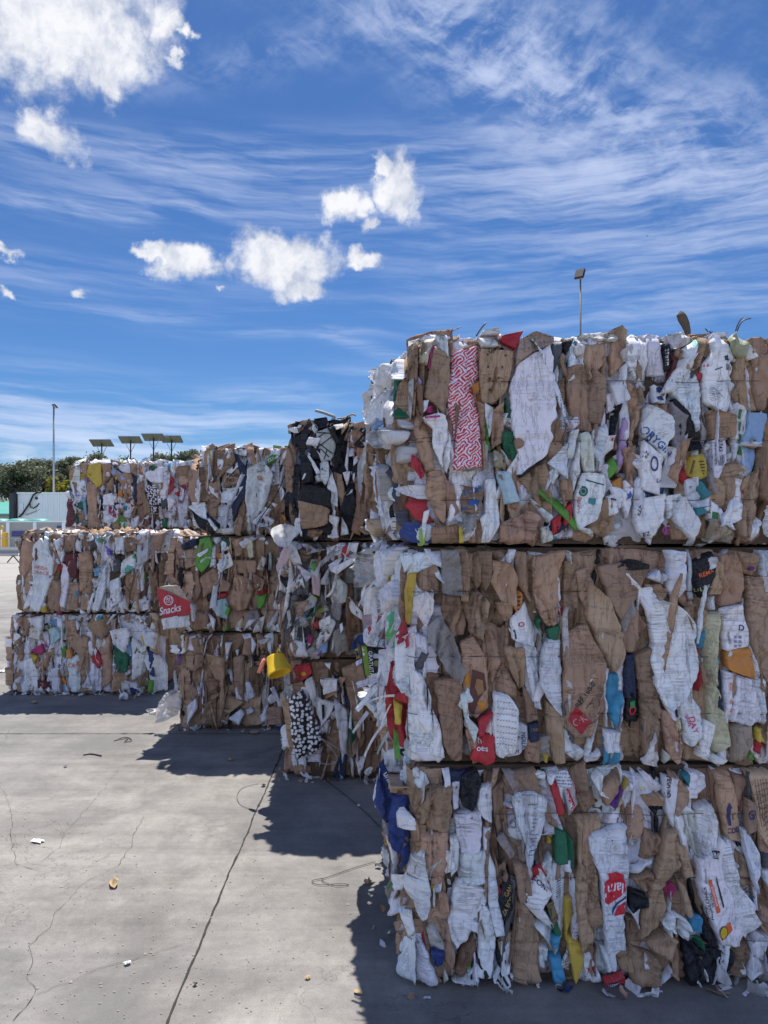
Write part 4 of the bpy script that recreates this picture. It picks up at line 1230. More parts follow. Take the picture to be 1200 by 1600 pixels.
A.hand((880, 1180), K, '''
fw 0,180 60,150 92,280 30,352 id=alum h0=.03
b 70,222 180,208 202,330 120,342
b 60,340 200,332 212,420 142,450 182,640 222,960 150,1070 100,1140 60,800 68,600 80,440
G -5,430 50,490 52,662 -5,600 amp=.4
w -5,600 30,590 35,660 0,660
wc 128,450 362,395 367,640 352,780 342,900 357,1110 240,1112 222,900 208,680 150,540 id=iam amp=.5 h0=.034 lab=white_carton_with_a_round_red_emblem
w 240,1112 352,1112 300,1155 302,1250 250,1262 195,1090 amp=.7
w 230,405 290,318 372,348 367,395 crump=.01
p 252,270 310,150 342,190 290,302
y 293,292 350,210 370,130 345,180 335,310 h0=.03
w 340,250 380,140 424,190 360,262
w 165,130 205,85 240,110 205,210
b 215,200 300,100 300,180 250,300
b 370,290 462,300 462,450 368,500
b 470,422 590,470 562,590 450,602 crump=.015 h0=.03
w 448,290 510,318 542,412 480,382
k 500,310 540,285 565,300 520,300
b 458,240 560,218 572,290 490,292
cr 450,160 500,150 500,210 460,210
b 590,422 652,420 656,622 560,760 582,860 520,980 430,1052 440,880 520,660
w 578,110 657,120 640,290 625,402 590,310 id=eus amp=.4 h0=.03
b 640,88 712,190 712,250 640,332 h0=.03
t 670,85 730,80 715,165
w 730,80 832,98 832,180 762,262 698,250
w 636,350 700,280 762,330 762,470 742,690 690,562
bl 648,508 702,510 742,690 690,692 amp=.2 name=wood_offcut h0=.03
bl 653,712 690,740 742,920 710,922 amp=.2 name=wood_offcut h0=.03
wc 773,290 850,268 882,400 870,545 778,560
w 768,590 860,540 900,470 930,480 1000,740 1110,870 1010,1092 900,1092 840,950 768,780 id=meji amp=.4 h0=.036 name=carton_sheet lab=white_carton_with_orange_panels_and_upright_lettering
wc 890,540 950,460 1012,740 1132,950 1052,1050 1000,980 940,760 id=meji2 amp=.6 h0=.04
b 878,80 972,88 1002,250 1022,482 940,462 898,300 id=arrow amp=.4 h0=.03
b 980,78 1082,130 1052,332 1010,272
bl 1060,90 1205,68 1210,560 1130,430 1108,250 id=hatch amp=.5 h0=.03
b 1058,240 1117,270 1112,422 1058,442 id=recy amp=.4 h0=.034
w 1010,400 1062,420 1132,560 1142,640 1100,762 1058,580 h0=.032
w 958,480 1012,488 1012,760 970,642 id=opat
b 1010,540 1062,600 1092,760 1050,782 1008,700
n 1015,485 1035,485 1050,540 1025,540 h0=.036
m 578,770 610,718 652,760 620,842
kb 740,640 765,850 892,1100 820,1082 718,720
kb 668,1070 742,1078 872,1200 985,1130 962,1250 890,1332 718,1352 h0=.03 crump=.02 lab=big_black_bag
b 720,1090 790,1110 800,1190 730,1150
w 555,960 600,888 705,940 702,1052 640,1012 crump=.02
c 735,935 785,920 780,1000 730,990
G 720,1040 790,1050 800,1110 740,1080
b 478,1080 570,1008 662,1062 622,1180 540,1132 convex=.03 h0=.034
b 358,1088 542,1160 562,1242 522,1342 388,1342 h0=.026
b 298,1120 382,1108 392,1242 330,1242
r 218,1290 330,1248 342,1312 240,1332 h0=.034 id=dur
t 260,1345 340,1315 345,1350 275,1362
w 108,1170 150,1150 222,1310 202,1362 130,1342 id=heart
y -5,830 30,808 52,910 18,1030 97,1080 102,1200 62,1312 38,1200 5,1062 amp=.6 h0=.032
b 350,930 422,938 482,1072 440,1100 360,1090
w 620,1232 662,1300 558,1352 570,1290
bd 978,1100 1092,1080 1082,1200 1030,1312 988,1290 crump=.012
w 1108,1020 1182,1060 1172,1282 1078,1292 amp=1.2
w 1180,1040 1215,1060 1210,1290 1180,1280
kb 360,800 390,758 472,800 462,842 368,862
w 358,872 442,848 432,1002 400,930
b 378,700 502,658 512,740 452,782 crump=.012
w 380,660 510,600 470,650 390,690
b 1130,860 1200,900 1200,1060 1150,1000
b 1100,740 1160,760 1155,840 1110,830
c 1115,835 1145,830 1140,890 1118,880
w 1150,660 1215,650 1215,820 1170,720
gr 1150,560 1215,560 1215,640 1150,640
''')

dress(C, PW, dict(w=7, wc=2, b=8, bd=4, bl=2, g=2, fw=.6, gr=.5, k=.5), PT, nsc=70, amp=1.0)
dress(B, PB, dict(w=26, wc=3, g=2, wp=2, b=2, li=.4, y=.4, r=.4), PT, nsc=45, nple=34, top=False)
dress(A, PW, dict(w=8, wc=2, b=9, bd=3, bl=2, g=2), PT, nsc=60, nple=36, top=False)
B.shreds(44, dict(w=12, pk=1, wm=1), q1=.6)

# ---- lettering and marks printed on those sheets
INK = (.03,.03,.035); NAVY = (.02,.03,.12); RED = (.56,.02,.035); WHT = (.75,.75,.77); ORG = (.75,.14,.04); GRN = (.01,.12,.07); BLU = (.03,.10,.30)
z1, z2, z3, z4, z5, z6 = (560,480), (880,480), (560,840), (880,840), (560,1180), (880,1180)
C.text('ur', z1, K, 780, 262, 34, 0, 'ur', INK)
for x, y in ((752,287),(857,290),(757,356),(838,356),(766,422),(818,420),(768,488)): C.disc('ur', z1, K, x, y, 6, 6, (.03,.025,.02), n=12)
C.text('ator', z1, K, 640, 1085, 34, 12, 'ATOR', BLU); C.shape('ator', z1, K, [(645,1130),(705,1130),(695,1165),(645,1165)], BLU)
C.shape('ator', z1, K, [(698,1045),(720,1048),(716,1075),(696,1072)], BLU); C.shape('ator', z1, K, [(603,1175),(630,1170),(628,1195),(603,1195)], BLU)
C.shape('pink', z1, K, [(385,648),(472,643),(472,655),(387,660)], (.45,.03,.2))
C.disc('gpatch', z1, K, 872, 685, 18, 14, (.28,.22,.15)); 
C.text('dutch', z2, K, 594, 305, 22, 90, 'MARAS', WHT)
C.shape('nav', z2, K, [(530,480),(560,465),(600,500),(590,520),(540,500)], NAVY); C.shape('nav', z2, K, [(535,530),(575,520),(590,545),(540,548)], NAVY)
C.text('oryg', z2, K, 535, 790, 44, -42, 'ORYGIN', BLU); C.text('oryg', z2, K, 490, 775, 24, 48, 'AZO', NAVY)
C.disc('swirl', z2, K, 520, 920, 26, 45, (.06,.05,.18), inner=.68); C.text('swirl', z2, K, 468, 870, 26, 60, 'EZ', NAVY); C.text('swirl', z2, K, 545, 1020, 24, 60, 'C', NAVY)
C.text('eza', z2, K, 437, 1190, 26, 80, 'EZA', NAVY); C.text('eza', z2, K, 470, 1330, 24, 20, 'EZ', NAVY)
C.disc('coffee', z2, K, 106, 1080, 26, 30, GRN, inner=.62); C.disc('coffee', z2, K, 106, 1080, 12, 14, GRN)
C.shape('coffee', z2, K, [(120,1010),(232,1045),(231,1052),(119,1018)], GRN); C.shape('coffee', z2, K, [(138,1118),(178,1122),(172,1158),(136,1150)], (.05,.26,.24))
C.text('coffee', z2, K, 82, 1160, 20, 80, 'COFFEE', (.6,.15,.08))
C.shape('navline', z2, K, [(250,1115),(322,1128),(322,1138),(250,1125)], NAVY)
C.shape('star', z2, K, [(382,1075),(390,1092),(408,1090),(394,1105),(402,1128),(384,1118),(366,1128),(372,1108),(356,1096),(376,1094)], (.05,.10,.42))
C.shape('rstar', z2, K, [(272,770),(282,772),(290,766),(288,780),(292,790),(280,786),(268,788),(272,778)], RED)
C.text('yel', z2, K, 740, 940, 18, 75, 'montres', INK)
for i in range(5): C.shape('yel', z2, K, [(775+i*4,905+i*18),(800,905+i*18),(800,910+i*18),(775+i*4,910+i*18)], INK)
for i in range(16):
    y = 790+i*9; C.shape('code', z2, K, [(866,y),(888,y),(888,y+(5 if i % 3 else 3)),(866,y+(5 if i % 3 else 3))], INK)
C.text('code', z2, K, 918, 812, 26, -90, '2743', INK)
for i in range(7): C.shape('code', z2, K, [(900+i*7,870),(904+i*7,870),(900+i*7,930),(896+i*7,930)], (.15,.15,.17))
C.shape('bill', z2, K, [(935,290),(975,282),(978,312),(940,316)], INK); C.shape('bill', z2, K, [(870,372),(925,352),(926,357),(872,378)], INK)
C.disc('bill', z2, K, 820, 350, 14, 10, (.6,.10,.22))
for i in range(4): C.shape('bill', z2, K, [(945+i*9,335),(949+i*9,335),(951+i*9,372),(947+i*9,372)], INK)
for i in range(9): C.shape('bill', z2, K, [(840,470+i*11),(930-(i % 3)*14,452+i*11),(930-(i % 3)*14,454+i*11),(840,472+i*11)], (.25,.25,.3))
for i in range(4): C.shape('grn', z2, K, [(1018+i*5,600+i*70),(1034+i*4,606+i*70),(1030+i*4,660+i*70),(1016+i*4,650+i*70)], (.05,.2,.06))
C.shape('gbox', z2, K, [(840,1195),(890,1205),(880,1245),(838,1235)], (.02,.16,.05))
C.disc('gbag', (560,560), .1875, 125, 1310, 42, 75, (.05,.30,.09), inner=.72, ang=-.3); C.disc('gbag', (560,560), .1875, 128, 1310, 22, 45, (.45,.38,.16), ang=-.3)
B.shape('orange', z3, K, [(625,800),(660,780),(655,850),(620,870)], (.55,.22,.02)); B.shape('orange', z3, K, [(690,955),(768,960),(750,1005),(715,1010)], (.55,.22,.02))
B.shape('orange', z3, K, [(665,765),(735,790),(748,880),(700,950),(670,1060),(640,1030),(650,900)], (.10,.035,.025))
B.shape('orange', z3, K, [(690,820),(725,830),(735,900),(700,920),(680,870)], (.30,.16,.07), lift=.0034)
B.text('hoes', z3, K, 710, 1186, 34, 0, 'h', WHT); B.text('hoes', z3, K, 722, 1226, 34, 0, 'oes', WHT)
for i in range(7):
    for j in range(8): B.shape('ticks', z3, K, [(806+i*17-(j > 5)*2,945+j*36+i*3),(815+i*17,942+j*36+i*3),(815+i*17,946+j*36+i*3),(806+i*17,949+j*36+i*3)], (.12,.12,.2))
B.text('klin', z3, K, 970, 1200, 24, 94, 'EDITION', NAVY); B.text('klin', z3, K, 925, 1190, 20, 60, 'made', INK); B.text('klin', z3, K, 905, 1262, 22, 20, 'Crispy', INK)
for i in range(4): B.shape('tiger', z3, K, [(918,340+i*24),(950,335+i*24),(946,342+i*24),(920,349+i*24)], INK)
B.shape('sketch', z3, K, [(885,520),(905,530),(915,580),(900,590)], INK); B.disc('sketch', z3, K, 945, 500, 20, 14, (.45,.1,.12), inner=.6)
B.text('kine', z3, K, 1022, 1115, 18, 0, 'KINE', (.3,.2,.14)); B.text('goo', z3, K, 1180, 405, 30, 0, 'Go', (.8,.35,.3))
B.text('ref', z4, K, 118, 910, 30, 55, 'REF.160-0', INK); B.shape('ref', z4, K, [(62,975),(148,1062),(95,1140),(18,1060)], (.36,.015,.03)); B.text('ref', z4, K, 85, 1060, 40, 30, 'C·K', (.45,.28,.2), )
for i in range(5): B.shape('ref', z4, K, [(120+i*9,985-i*12),(165,920+i*18),(166,923+i*18),(122+i*9,988-i*12)], (.08,.06,.05))
B.shape('cap', z4, K, [(375,950),(412,945),(412,985),(376,990)], (.02,.25,.07)); B.disc('cap', z4, K, 392, 1000, 24, 32, RED, inner=.6)
B.text('remax', z4, K, 818, 200, 26, 20, 'REMAX', ORG); B.text('remax', z4, K, 812, 285, 24, 20, 'ULTIFUN', (.5,.55,.3))
B.text('pink', z4, K, 745, 1085, 34, -75, 'DAY', (.6,.06,.15)); B.text('pink', z4, K, 712, 1060, 26, -75, 'SUN', (.6,.06,.15))
B.text('dlab', z4, K, 1018, 522, 34, -5, 'D', NAVY); B.text('dlab', z4, K, 950, 580, 14, -80, 'FRAGILE', INK)
for i in range(6): B.shape('dlab', z4, K, [(985+(i % 2)*24,570+i//2*26),(1000+(i % 2)*24,568+i//2*26),(1001+(i % 2)*24,584+i//2*26),(986+(i % 2)*24,586+i//2*26)], (.25,.25,.32))
for x, y in ((960,860),(957,945),(955,995)): B.disc('dror', z4, K, x, y, 12, 22 if y < 900 else 12, (.75,.25,.05), inner=.6)
B.disc('notch', z4, K, 1075, 178, 18, 12, (.10,.03,.2))
B.text('grat', (550,840), .2311, 128, 850, 26, -86, 'GRATUITA', WHT); B.shape('grat', (550,840), .2311, [(62,728),(100,733),(125,930),(92,938)], (.16,.28,.03))
B.disc('grat', (550,840), .2311, 165, 850, 18, 22, (.18,.22,.08)); B.disc('grat', (550,840), .2311, 200, 850, 18, 22, (.18,.22,.08))
B.shape('grat', (550,840), .2311, [(68,745),(84,748),(86,768),(71,766)], (.6,.6,.55)); B.shape('grat', (550,840), .2311, [(72,775),(88,778),(90,798),(75,796)], (.6,.6,.55))
A.text('sony', z5, K, 1062, 732, 26, -35, 'SONY', INK); A.disc('sony', z5, K, 968, 830, 8, 10, (.03,.1,.3))
A.text('man', z5, K, 822, 700, 30, 62, 'MAN', INK); A.text('gan', z5, K, 872, 770, 24, 62, 'GAN', (.45,.32,.12)); A.text('gan', z5, K, 878, 830, 24, 62, 'ECO', (.45,.32,.12)); A.text('gan', z5, K, 850, 890, 22, 62, 'ZA', (.45,.32,.12))
A.disc('dd', z5, K, 905, 400, 18, 22, (.2,.2,.28), inner=.6)
for i in range(14): A.shape('recip', z5, K, [(985+(i*37 % 40),270+i*22),(1045-(i % 4)*9,268+i*22),(1045-(i % 4)*9,272+i*22),(985+(i*37 % 40),274+i*22)], (.16,.16,.2))
A.shape('recip', z5, K, [(968,215),(985,215),(982,380),(966,380)], (.45,.45,.47))
A.shape('rtag', z5, K, [(858,300),(915,302),(915,312),(860,312)], RED)
for i in range(10): A.shape('tab', z5, K, [(1150,700+i*14),(1185,694+i*14),(1185,697+i*14),(1150,703+i*14)], INK)
A.text('alum', z6, K, 32, 262, 26, 110, '*ALMOND', WHT, squash=.8); A.shape('alum', z6, K, [(-5,190),(25,180),(78,325),(40,345)], RED, lift=.0012); A.shape('alum', z6, K, [(50,160),(66,158),(90,235),(78,250)], RED)
A.shape('iam', z6, K, [(232,656),(281,653),(314,659),(333,668),(335,698),(352,724),(347,757),(314,792),(267,818),(241,830),(220,830),(216,731),(230,698),(244,684),(241,666)], RED)
A.shape('iam', z6, K, [(265,895),(261,874),(267,848),(281,832),(314,811),(347,788),(347,802),(314,823),(291,841),(274,865)], (.03,.04,.16)); A.shape('iam', z6, K, [(274,900),(281,874),(302,844),(345,820),(338,891)], RED)
A.text('iam', z6, K, 277, 745, 62, 186, "lam'", WHT, shear=.2, squash=.85)
A.disc('iam', z6, K, 285, 520, 30, 32, (.6,.6,.58), inner=.4)
A.text('meji', z6, K, 812, 828, 25, 104, 'MEJILLONES', INK, squash=1.08); A.text('meji', z6, K, 834, 806, 14, 104, 'DE CHILE', INK)
A.shape('meji', z6, K, [(818,695),(838,692),(888,878),(866,888)], ORG); A.text('meji', z6, K, 853, 788, 12, 105, 'EN ESCABECHE', WHT, squash=1.0, shear=0)
A.shape('meji', z6, K, [(872,1005),(948,940),(965,990),(890,1055)], ORG); A.disc('meji', z6, K, 906, 998, 26, 38, (.02,.02,.02), lift=.003); A.disc('meji', z6, K, 906, 998, 22, 33, (.62,.45,.02), lift=.004)
A.shape('meji', z6, K, [(842,530),(880,525),(880,578),(850,575)], INK, lift=.003)
for i in range(4): A.shape('meji', z6, K, [(848+i*8,536),(852+i*8,536),(855+i*8,570),(851+i*8,570)], WHT, lift=.0045)
A.shape('meji', z6, K, [(862,672),(872,690),(912,850),(905,858),(885,790)], INK)
A.text('meji2', z6, K, 1058, 790, 40, -55, 'HOS', INK, squash=.8); A.shape('meji2', z6, K, [(1035,790),(1045,780),(1082,832),(1074,840)], ORG)
A.shape('opat', z6, K, [(970,575),(1010,572),(1012,625),(974,630)], ORG); A.shape('opat', z6, K, [(995,690),(1010,690),(1012,740),(1000,730)], RED)
A.shape('arrow', z6, K, [(938,385),(958,388),(960,295),(972,295),(952,258),(932,293),(942,293)], NAVY); A.text('arrow', z6, K, 990, 345, 32, 0, 'TY', NAVY, shear=.2); A.text('arrow', z6, K, 980, 418, 30, 0, 'CDEV', NAVY)
A.disc('recy', z6, K, 1085, 330, 26, 28, NAVY, inner=.7); A.text('recy', z6, K, 1085, 332, 24, 20, '%', NAVY)
for i in range(11): A.shape('hatch', z6, K, [(1085+i*9,170+i*32),(1200,130+i*34),(1200,133+i*34),(1085+i*9,173+i*32)], (.10,.07,.05))
for i in range(7): A.shape('hatch', z6, K, [(1095+i*16,120),(1098+i*16,120),(1142+i*14,400),(1139+i*14,400)], (.10,.07,.05))
A.shape('dur', z6, K, [(235,1300),(310,1268),(322,1282),(260,1318)], (.5,.52,.55)); A.text('dur', z6, K, 280, 1294, 32, 22, 'Praii', NAVY, shear=.2); A.shape('heart', z6, K, [(155,1275),(133,1245),(140,1232),(152,1240),(165,1225),(178,1235),(178,1255)], RED)
A.text('eus', z6, K, 600, 170, 26, 84, 'REUSE', INK); A.disc('eus', z6, K, 602, 120, 12, 8, INK, inner=.5); A.disc('eus', z6, K, 598, 215, 14, 16, INK, inner=.6)
A.text('bsheet', z5, K, 172, 120, 36, -62, 'uni', WHT); A.shape('gw', z5, K, [(165,755),(205,692),(212,700),(172,770)], (.03,.3,.08))
A.shape('kst', z5, K, [(815,1250),(830,1240),(870,1300),(858,1310)], INK); A.shape('kst', z5, K, [(795,1285),(805,1275),(845,1325),(835,1332)], INK)
# ------------------------------------------------------------------ pieces of the stacks further back
a_, b_, c_ = G2
c_.hand((440, 640), .13333, '''
g 410,250 560,215 650,400 605,600 470,600 420,450 amp=.4 h0=.03 id=strap
k 540,210 600,215 685,390 640,412 h0=.05
w 330,335 468,335 430,432 288,425 h0=.06 amp=.4
k 380,100 540,90 560,200 420,230 h0=.03
k 350,440 480,450 450,580 360,590 h0=.03
kb 580,600 700,480 720,600 640,700
k 225,600 365,600 372,862 248,872 amp=.3 h0=.03
w 295,520 330,530 465,740 420,765 h0=.045 amp=.4
w 450,612 548,610 556,800 510,892 458,800 h0=.04 amp=.4
w 395,780 470,740 470,850 400,865
k 265,868 585,945 572,1155 175,1062 h0=.05 amp=.35 lab=flat_black_carton_panel
b 195,1064 572,1150 540,1372 238,1402 h0=.055 amp=.35 name=carton_flap
w 590,735 662,960 662,1140 580,1130 528,880 crump=.01
b 770,270 1022,180 1022,340 960,540 985,655 850,600 778,440
k 930,400 1040,200 1060,360 960,430
b 610,740 700,762 742,1000 700,1180 655,960
w 705,720 812,718 765,902 amp=.4
w 810,720 862,720 850,860
w 765,440 845,450 850,540 790,560
bd 850,800 1022,690 1022,940 980,1250 920,1472 810,1422 872,1120 h0=.03
kb 780,880 842,960 882,1100 830,1280 700,1180
w 735,960 835,930 830,980 745,1010
w 565,1240 672,1258 650,1392 560,1302 h0=.035
w 700,1260 762,1360 792,1462 690,1480
kb 480,1400 610,1340 620,1440 520,1480
b 310,1400 522,1390 440,1482 300,1542
w 535,1465 665,1475 655,1510 530,1500
w 610,1170 640,1180 630,1235 590,1220
k 60,600 100,560 90,820 40,1000 face=L
k 100,1180 180,1150 210,1350 120,1280
cr 0,900 40,840 40,960 0,950 face=L
bl 700,200 790,110 770,200 700,300 h0=.05
wm 600,180 720,160 740,230 640,240 h0=.05
''')
for p in ([(420,275),(590,285)],[(470,420),(620,300)],[(440,400),(600,520)],[(500,600),(540,470)],[(560,560),(470,470)],[(430,340),(520,270)]):
    (x0,y0),(x1,y1) = p; L=math.hypot(x1-x0,y1-y0); nx,ny=-(y1-y0)/L*6,(x1-x0)/L*6
    c_.shape('strap',(440,640),.13333,[(x0+nx,y0+ny),(x1+nx,y1+ny),(x1-nx,y1-ny),(x0-nx,y0-ny)],(.02,.02,.022),'black_strap',.004)
b_.hand((400, 830), .25, '''
fw 85,0 150,-50 240,-40 255,20 215,60 190,110 130,80 d=4.60 h0=0 crump=.03 amp=1.5 lab=white_plastic_bag_bulging_out
pk 165,110 215,95 200,190 130,265 118,220 d=4.62 h0=0 amp=.8
fw 200,60 250,110 285,205 240,200 205,140 d=4.63 h0=0 crump=.012
wm 205,80 285,205 240,210 200,130 h0=.06
bd 270,110 360,110 340,170 290,190
lg 345,195 370,180 395,215 395,265 360,250
r 540,95 595,75 585,160 525,155
w 440,100 530,70 540,180 450,200
w 480,225 655,140 665,155 510,262 480,250 h0=.06 amp=.4
c 660,100 740,130 740,170 670,160
fd 540,160 690,240 700,300 560,330
fd 250,240 340,250 330,400 260,400
pk 350,270 400,260 400,400 360,390
g 505,290 580,330 570,450 510,460
f 470,400 540,420 530,560 475,540
bd 570,410 650,440 660,640 580,760 560,600
w 390,560 470,520 475,565 400,610 h0=.03
f 480,620 560,590 580,740 500,780
lb 370,690 440,650 450,760 380,770
m 322,650 355,640 355,700 325,700
r 350,580 395,550 390,610
o 320,560 350,545 355,590 322,598
b 250,440 330,430 300,520 260,530
k 150,270 220,310 220,400 150,310
w 240,670 290,690 335,790 240,800 h0=.03
w 205,660 250,580 235,760 215,720
B 590,720 640,650 690,640 650,780
m 375,770 410,760 405,800
y 340,760 365,740 365,790
fd 640,260 700,240 690,470 610,420
''')
a_.hand((400, 830), .25, '''
dots 205,1035 290,988 345,1080 425,1300 385,1372 270,1412 240,1300 218,1150 h0=.075 amp=.6 lab=black_bag_printed_with_white_dots
b 150,1020 212,1080 250,1372 205,1330 170,1130 d=4.69
w 178,1200 205,1250 235,1370 200,1350 face=L h0=.05
mr 200,860 260,830 290,930 200,970
r 240,840 335,820 350,882 290,930 h0=.05 id=redbag
w 300,930 350,900 402,1080 495,1060 475,1130 410,1210
w 395,910 510,920 505,990 430,1010 h0=.04
b 370,870 450,860 450,920 390,920 crump=.012
w 425,830 470,830 460,870
n 505,910 590,1080 590,1150 530,1010
b 525,850 660,830 690,970 650,1300 600,1160 590,1050
w 490,1040 575,1130 570,1400 540,1440
G 575,1150 622,1150 632,1420 600,1400
bd 430,1100 540,1190 540,1470 440,1400
w 300,1400 420,1350 400,1450 320,1460 crump=.015
b 240,1450 330,1480 350,1550 240,1530
w 410,1190 462,1180 440,1280
n 520,1400 570,1380 560,1530 480,1520
w 620,1420 690,1400 650,1550
''')
a_.disc('redbag',(400,830),.25,300,885,16,12,(.62,.42,.02))
a3, b3, c3 = G3
c3.hand((230, 640), .30833, '''
y 308,195 335,195 335,275 310,278 h0=.03
w 285,180 320,165 320,280 292,282
b 335,200 440,165 450,260 370,340 330,330 crump=.01
b 490,180 530,165 548,260 585,360 560,360 520,240 h0=.03
w 440,200 520,210 500,240 450,225
b 380,330 450,300 490,320 470,370 390,400 h0=.03 id=mob
w 395,310 470,255 472,285 400,350 385,400
w 385,400 490,390 430,480 360,470
w 480,330 500,330 430,490 420,480 h0=.04 amp=.4
n 440,215 505,290 510,430 470,480 440,570 425,480 480,350 h0=.03
b 325,380 365,350 375,470 340,500
kb 215,500 300,520 380,590 330,640 260,600 h0=.03
w 200,490 290,465 310,560 270,545 h0=.04
w 300,550 320,550 368,605 350,615 h0=.06
b 320,480 355,470 355,560 320,540
w 380,600 440,600 460,560 440,640 390,640
w 510,300 590,260 640,330 600,480 540,560 500,470 crump=.01
lg 605,245 645,222 652,262 612,282 h0=.035 id=zza
b 640,400 700,440 715,520 660,530
w 530,570 600,500 640,500 560,585 h0=.04
w 590,530 650,560 640,580 590,560
w 555,570 620,580 615,600 560,590 h0=.05
b 560,600 620,590 610,630 570,640
o 680,530 710,535 700,575
''')
c3.hand((230, 640), .30833, '''
b 190,400 240,310 330,230 320,300 260,360 210,470 face=L h0=.12 amp=1.4
b 110,500 200,470 210,620 110,640 face=L h0=.14 amp=1.4
bd 230,330 290,290 270,460 190,470 face=L h0=.08
bl 290,300 320,290 290,440 260,460 face=L h0=.05
wm 165,330 230,310 200,370 face=L h0=.16
''')
c3.text('mob', (230,640), .30833, 448, 335, 20, -8, 'MOBILI', INK); c3.text('mob', (230,640), .30833, 425, 358, 18, -8, 'NO', INK)
c3.text('zza', (230,640), .30833, 628, 252, 22, 28, 'zza', WHT)
b3.hand((230, 830), .2, '''
n 260,110 310,70 410,45 390,110 290,160 h0=.03
lg 410,50 492,48 512,100 500,255 430,332 370,272 h0=.035 lab=lime_green_sheet
w 395,180 490,130 480,160 420,200 h0=.05 amp=.3
b 250,150 330,160 410,110 400,260 300,290
w 375,275 410,270 420,310 380,310
G 560,90 600,60 650,80 640,150 580,150
w 580,120 650,90 650,140 590,160 h0=.03
o 540,170 600,180 610,225 560,220
w 500,150 530,100 535,260 500,280
w 545,250 620,230 600,310 560,290
b 660,70 740,50 780,110 780,180 690,210
b 660,215 800,220 860,230 850,330 680,330 amp=.5
b 350,340 410,290 430,470 380,560 350,470
b 420,370 520,280 575,330 570,430 450,520 convex=.02
w 520,425 552,425 550,600 490,605 h0=.03 amp=.4
r 555,480 625,478 620,520 555,530 h0=.03
aq 555,530 620,525 640,600 620,690 540,660
lg 610,560 655,600 640,660 610,650
b 690,340 790,350 830,470 770,620 700,630 640,560 convex=.02
b 830,330 920,380 900,470 840,420
b 590,380 660,400 640,470 560,470
o 865,210 890,205 895,260 850,330
k 935,180 965,170 945,440 925,440
r 870,460 945,440 930,490 870,500
lg 855,500 940,490 900,600 855,610
b 900,540 990,470 1010,620 940,720 900,660
w 985,490 1030,600 1010,720 935,770
w 800,690 865,690 750,780 h0=.03
w 740,560 775,520 775,560 740,590
cr 700,720 740,670 750,740 710,810
w 480,640 540,690 520,790
w 330,560 370,570 390,700 350,700
lg 590,740 650,720 640,780 600,790
b 390,620 470,650 480,760 380,770
f 760,640 860,600 900,780 780,770
cr 750,40 830,50 840,200 800,210 770,110
k 235,260 270,290 280,420 250,380
b 220,150 260,240 300,440 210,420
''')
b3.hand((230, 830), .2, '''
wm 40,50 110,10 180,80 60,180 face=L h0=.1
bg 60,190 140,180 180,270 110,360 60,300 face=L h0=.12 amp=1.3
b 170,170 230,160 225,340 180,300 face=L h0=.08
g 30,360 110,350 110,560 30,560 face=L h0=.06
b 120,60 200,30 240,180 160,160 face=L h0=.06
''')
a3.hand((230, 830), .2, '''
b 215,790 330,800 300,960 240,930 crump=.01
b 350,830 440,830 440,960 380,960
b 380,950 450,960 440,1040 370,1090
b 450,960 610,980 600,1280 480,1060 h0=.02
w 610,870 660,870 620,1020
w 635,1080 655,1090 670,1190 640,1140
w 500,1000 515,1000 520,1080 500,1080
b 670,980 760,960 760,1330 680,1240 h0=.03
w 770,1160 850,1220 840,1300 780,1320 h0=.03
bd 790,1060 880,1040 920,1160 860,1290 800,1180
b 760,840 870,820 870,970 740,970
w 640,1460 740,1385 770,1420 720,1510 h0=.035
b 440,1330 540,1320 540,1520 410,1530 crump=.012
b 600,1280 760,1330 640,1420 590,1400
w 940,1300 1010,1250 1020,1320 960,1360
w 320,1360 390,1290 400,1380 320,1510 h0=.03
w 880,1440 940,1360 940,1490 890,1490
b 940,1380 1060,1380 1060,1520 930,1510 amp=.5
b 330,1180 400,1240 400,1420 340,1280
w 870,850 960,840 900,900
w 690,930 712,930 705,975
w 400,1210 420,1230 418,1280 405,1270
''')
a3.hand((230, 830), .2, '''
bg 100,970 180,920 250,960 150,1040 face=L h0=.14 amp=.6
w 225,920 270,890 270,930 235,960 face=L h0=.1
w 220,1070 245,1100 245,1230 220,1200 face=L h0=.09
''')
l4, u4 = G4
u4.hand((0, 820), .25, '''
b 120,130 175,85 230,110 215,230 160,330 110,260 h0=.03 convex=.02
b 100,260 160,260 170,480 150,460
w 130,310 165,280 190,470 150,490
w 215,130 260,80 345,220 330,330 260,540 200,540 215,350 h0=.03 id=redtxt
w 285,70 310,90 320,200 290,180
b 320,130 385,220 370,310 330,320
w 340,110 395,60 400,230 380,230
b 395,60 475,60 470,170 400,170 amp=.5
mr 405,175 478,170 475,330 440,310
w 390,240 440,260 410,530 385,520
b 310,340 392,345 385,550 300,520 convex=.02
b 420,350 490,360 490,530 415,540
b 490,170 555,160 580,260 560,400 500,420
b 500,400 565,350 560,530 500,540
gr 550,80 600,90 600,150 555,140
wp 600,80 680,70 690,200 650,230
b 590,180 630,190 620,255 585,250
w 720,80 775,70 770,190 720,190
k 725,155 760,155 760,195 725,195
gr 710,220 750,210 750,290 710,300
wp 760,230 840,180 850,260 760,330
w 640,270 665,260 660,400 620,540 580,530 610,420
w 680,350 740,330 760,480 690,520
lb 590,265 625,260 620,320 600,320
b 780,70 840,70 850,160 790,170
fw 850,60 940,30 930,230 860,250
lg 872,320 905,310 895,400 870,400
b 860,290 885,280 870,470 820,520
bl 940,60 1040,40 1010,150 970,190 950,330 h0=.04
w 850,480 930,470 930,530 870,550
c 465,415 495,410 480,465
w 805,540 860,515 870,550 820,560
r 690,460 705,440 705,490
lb 710,430 735,430 730,490 715,490
y 270,520 295,500 295,550 270,550
''')
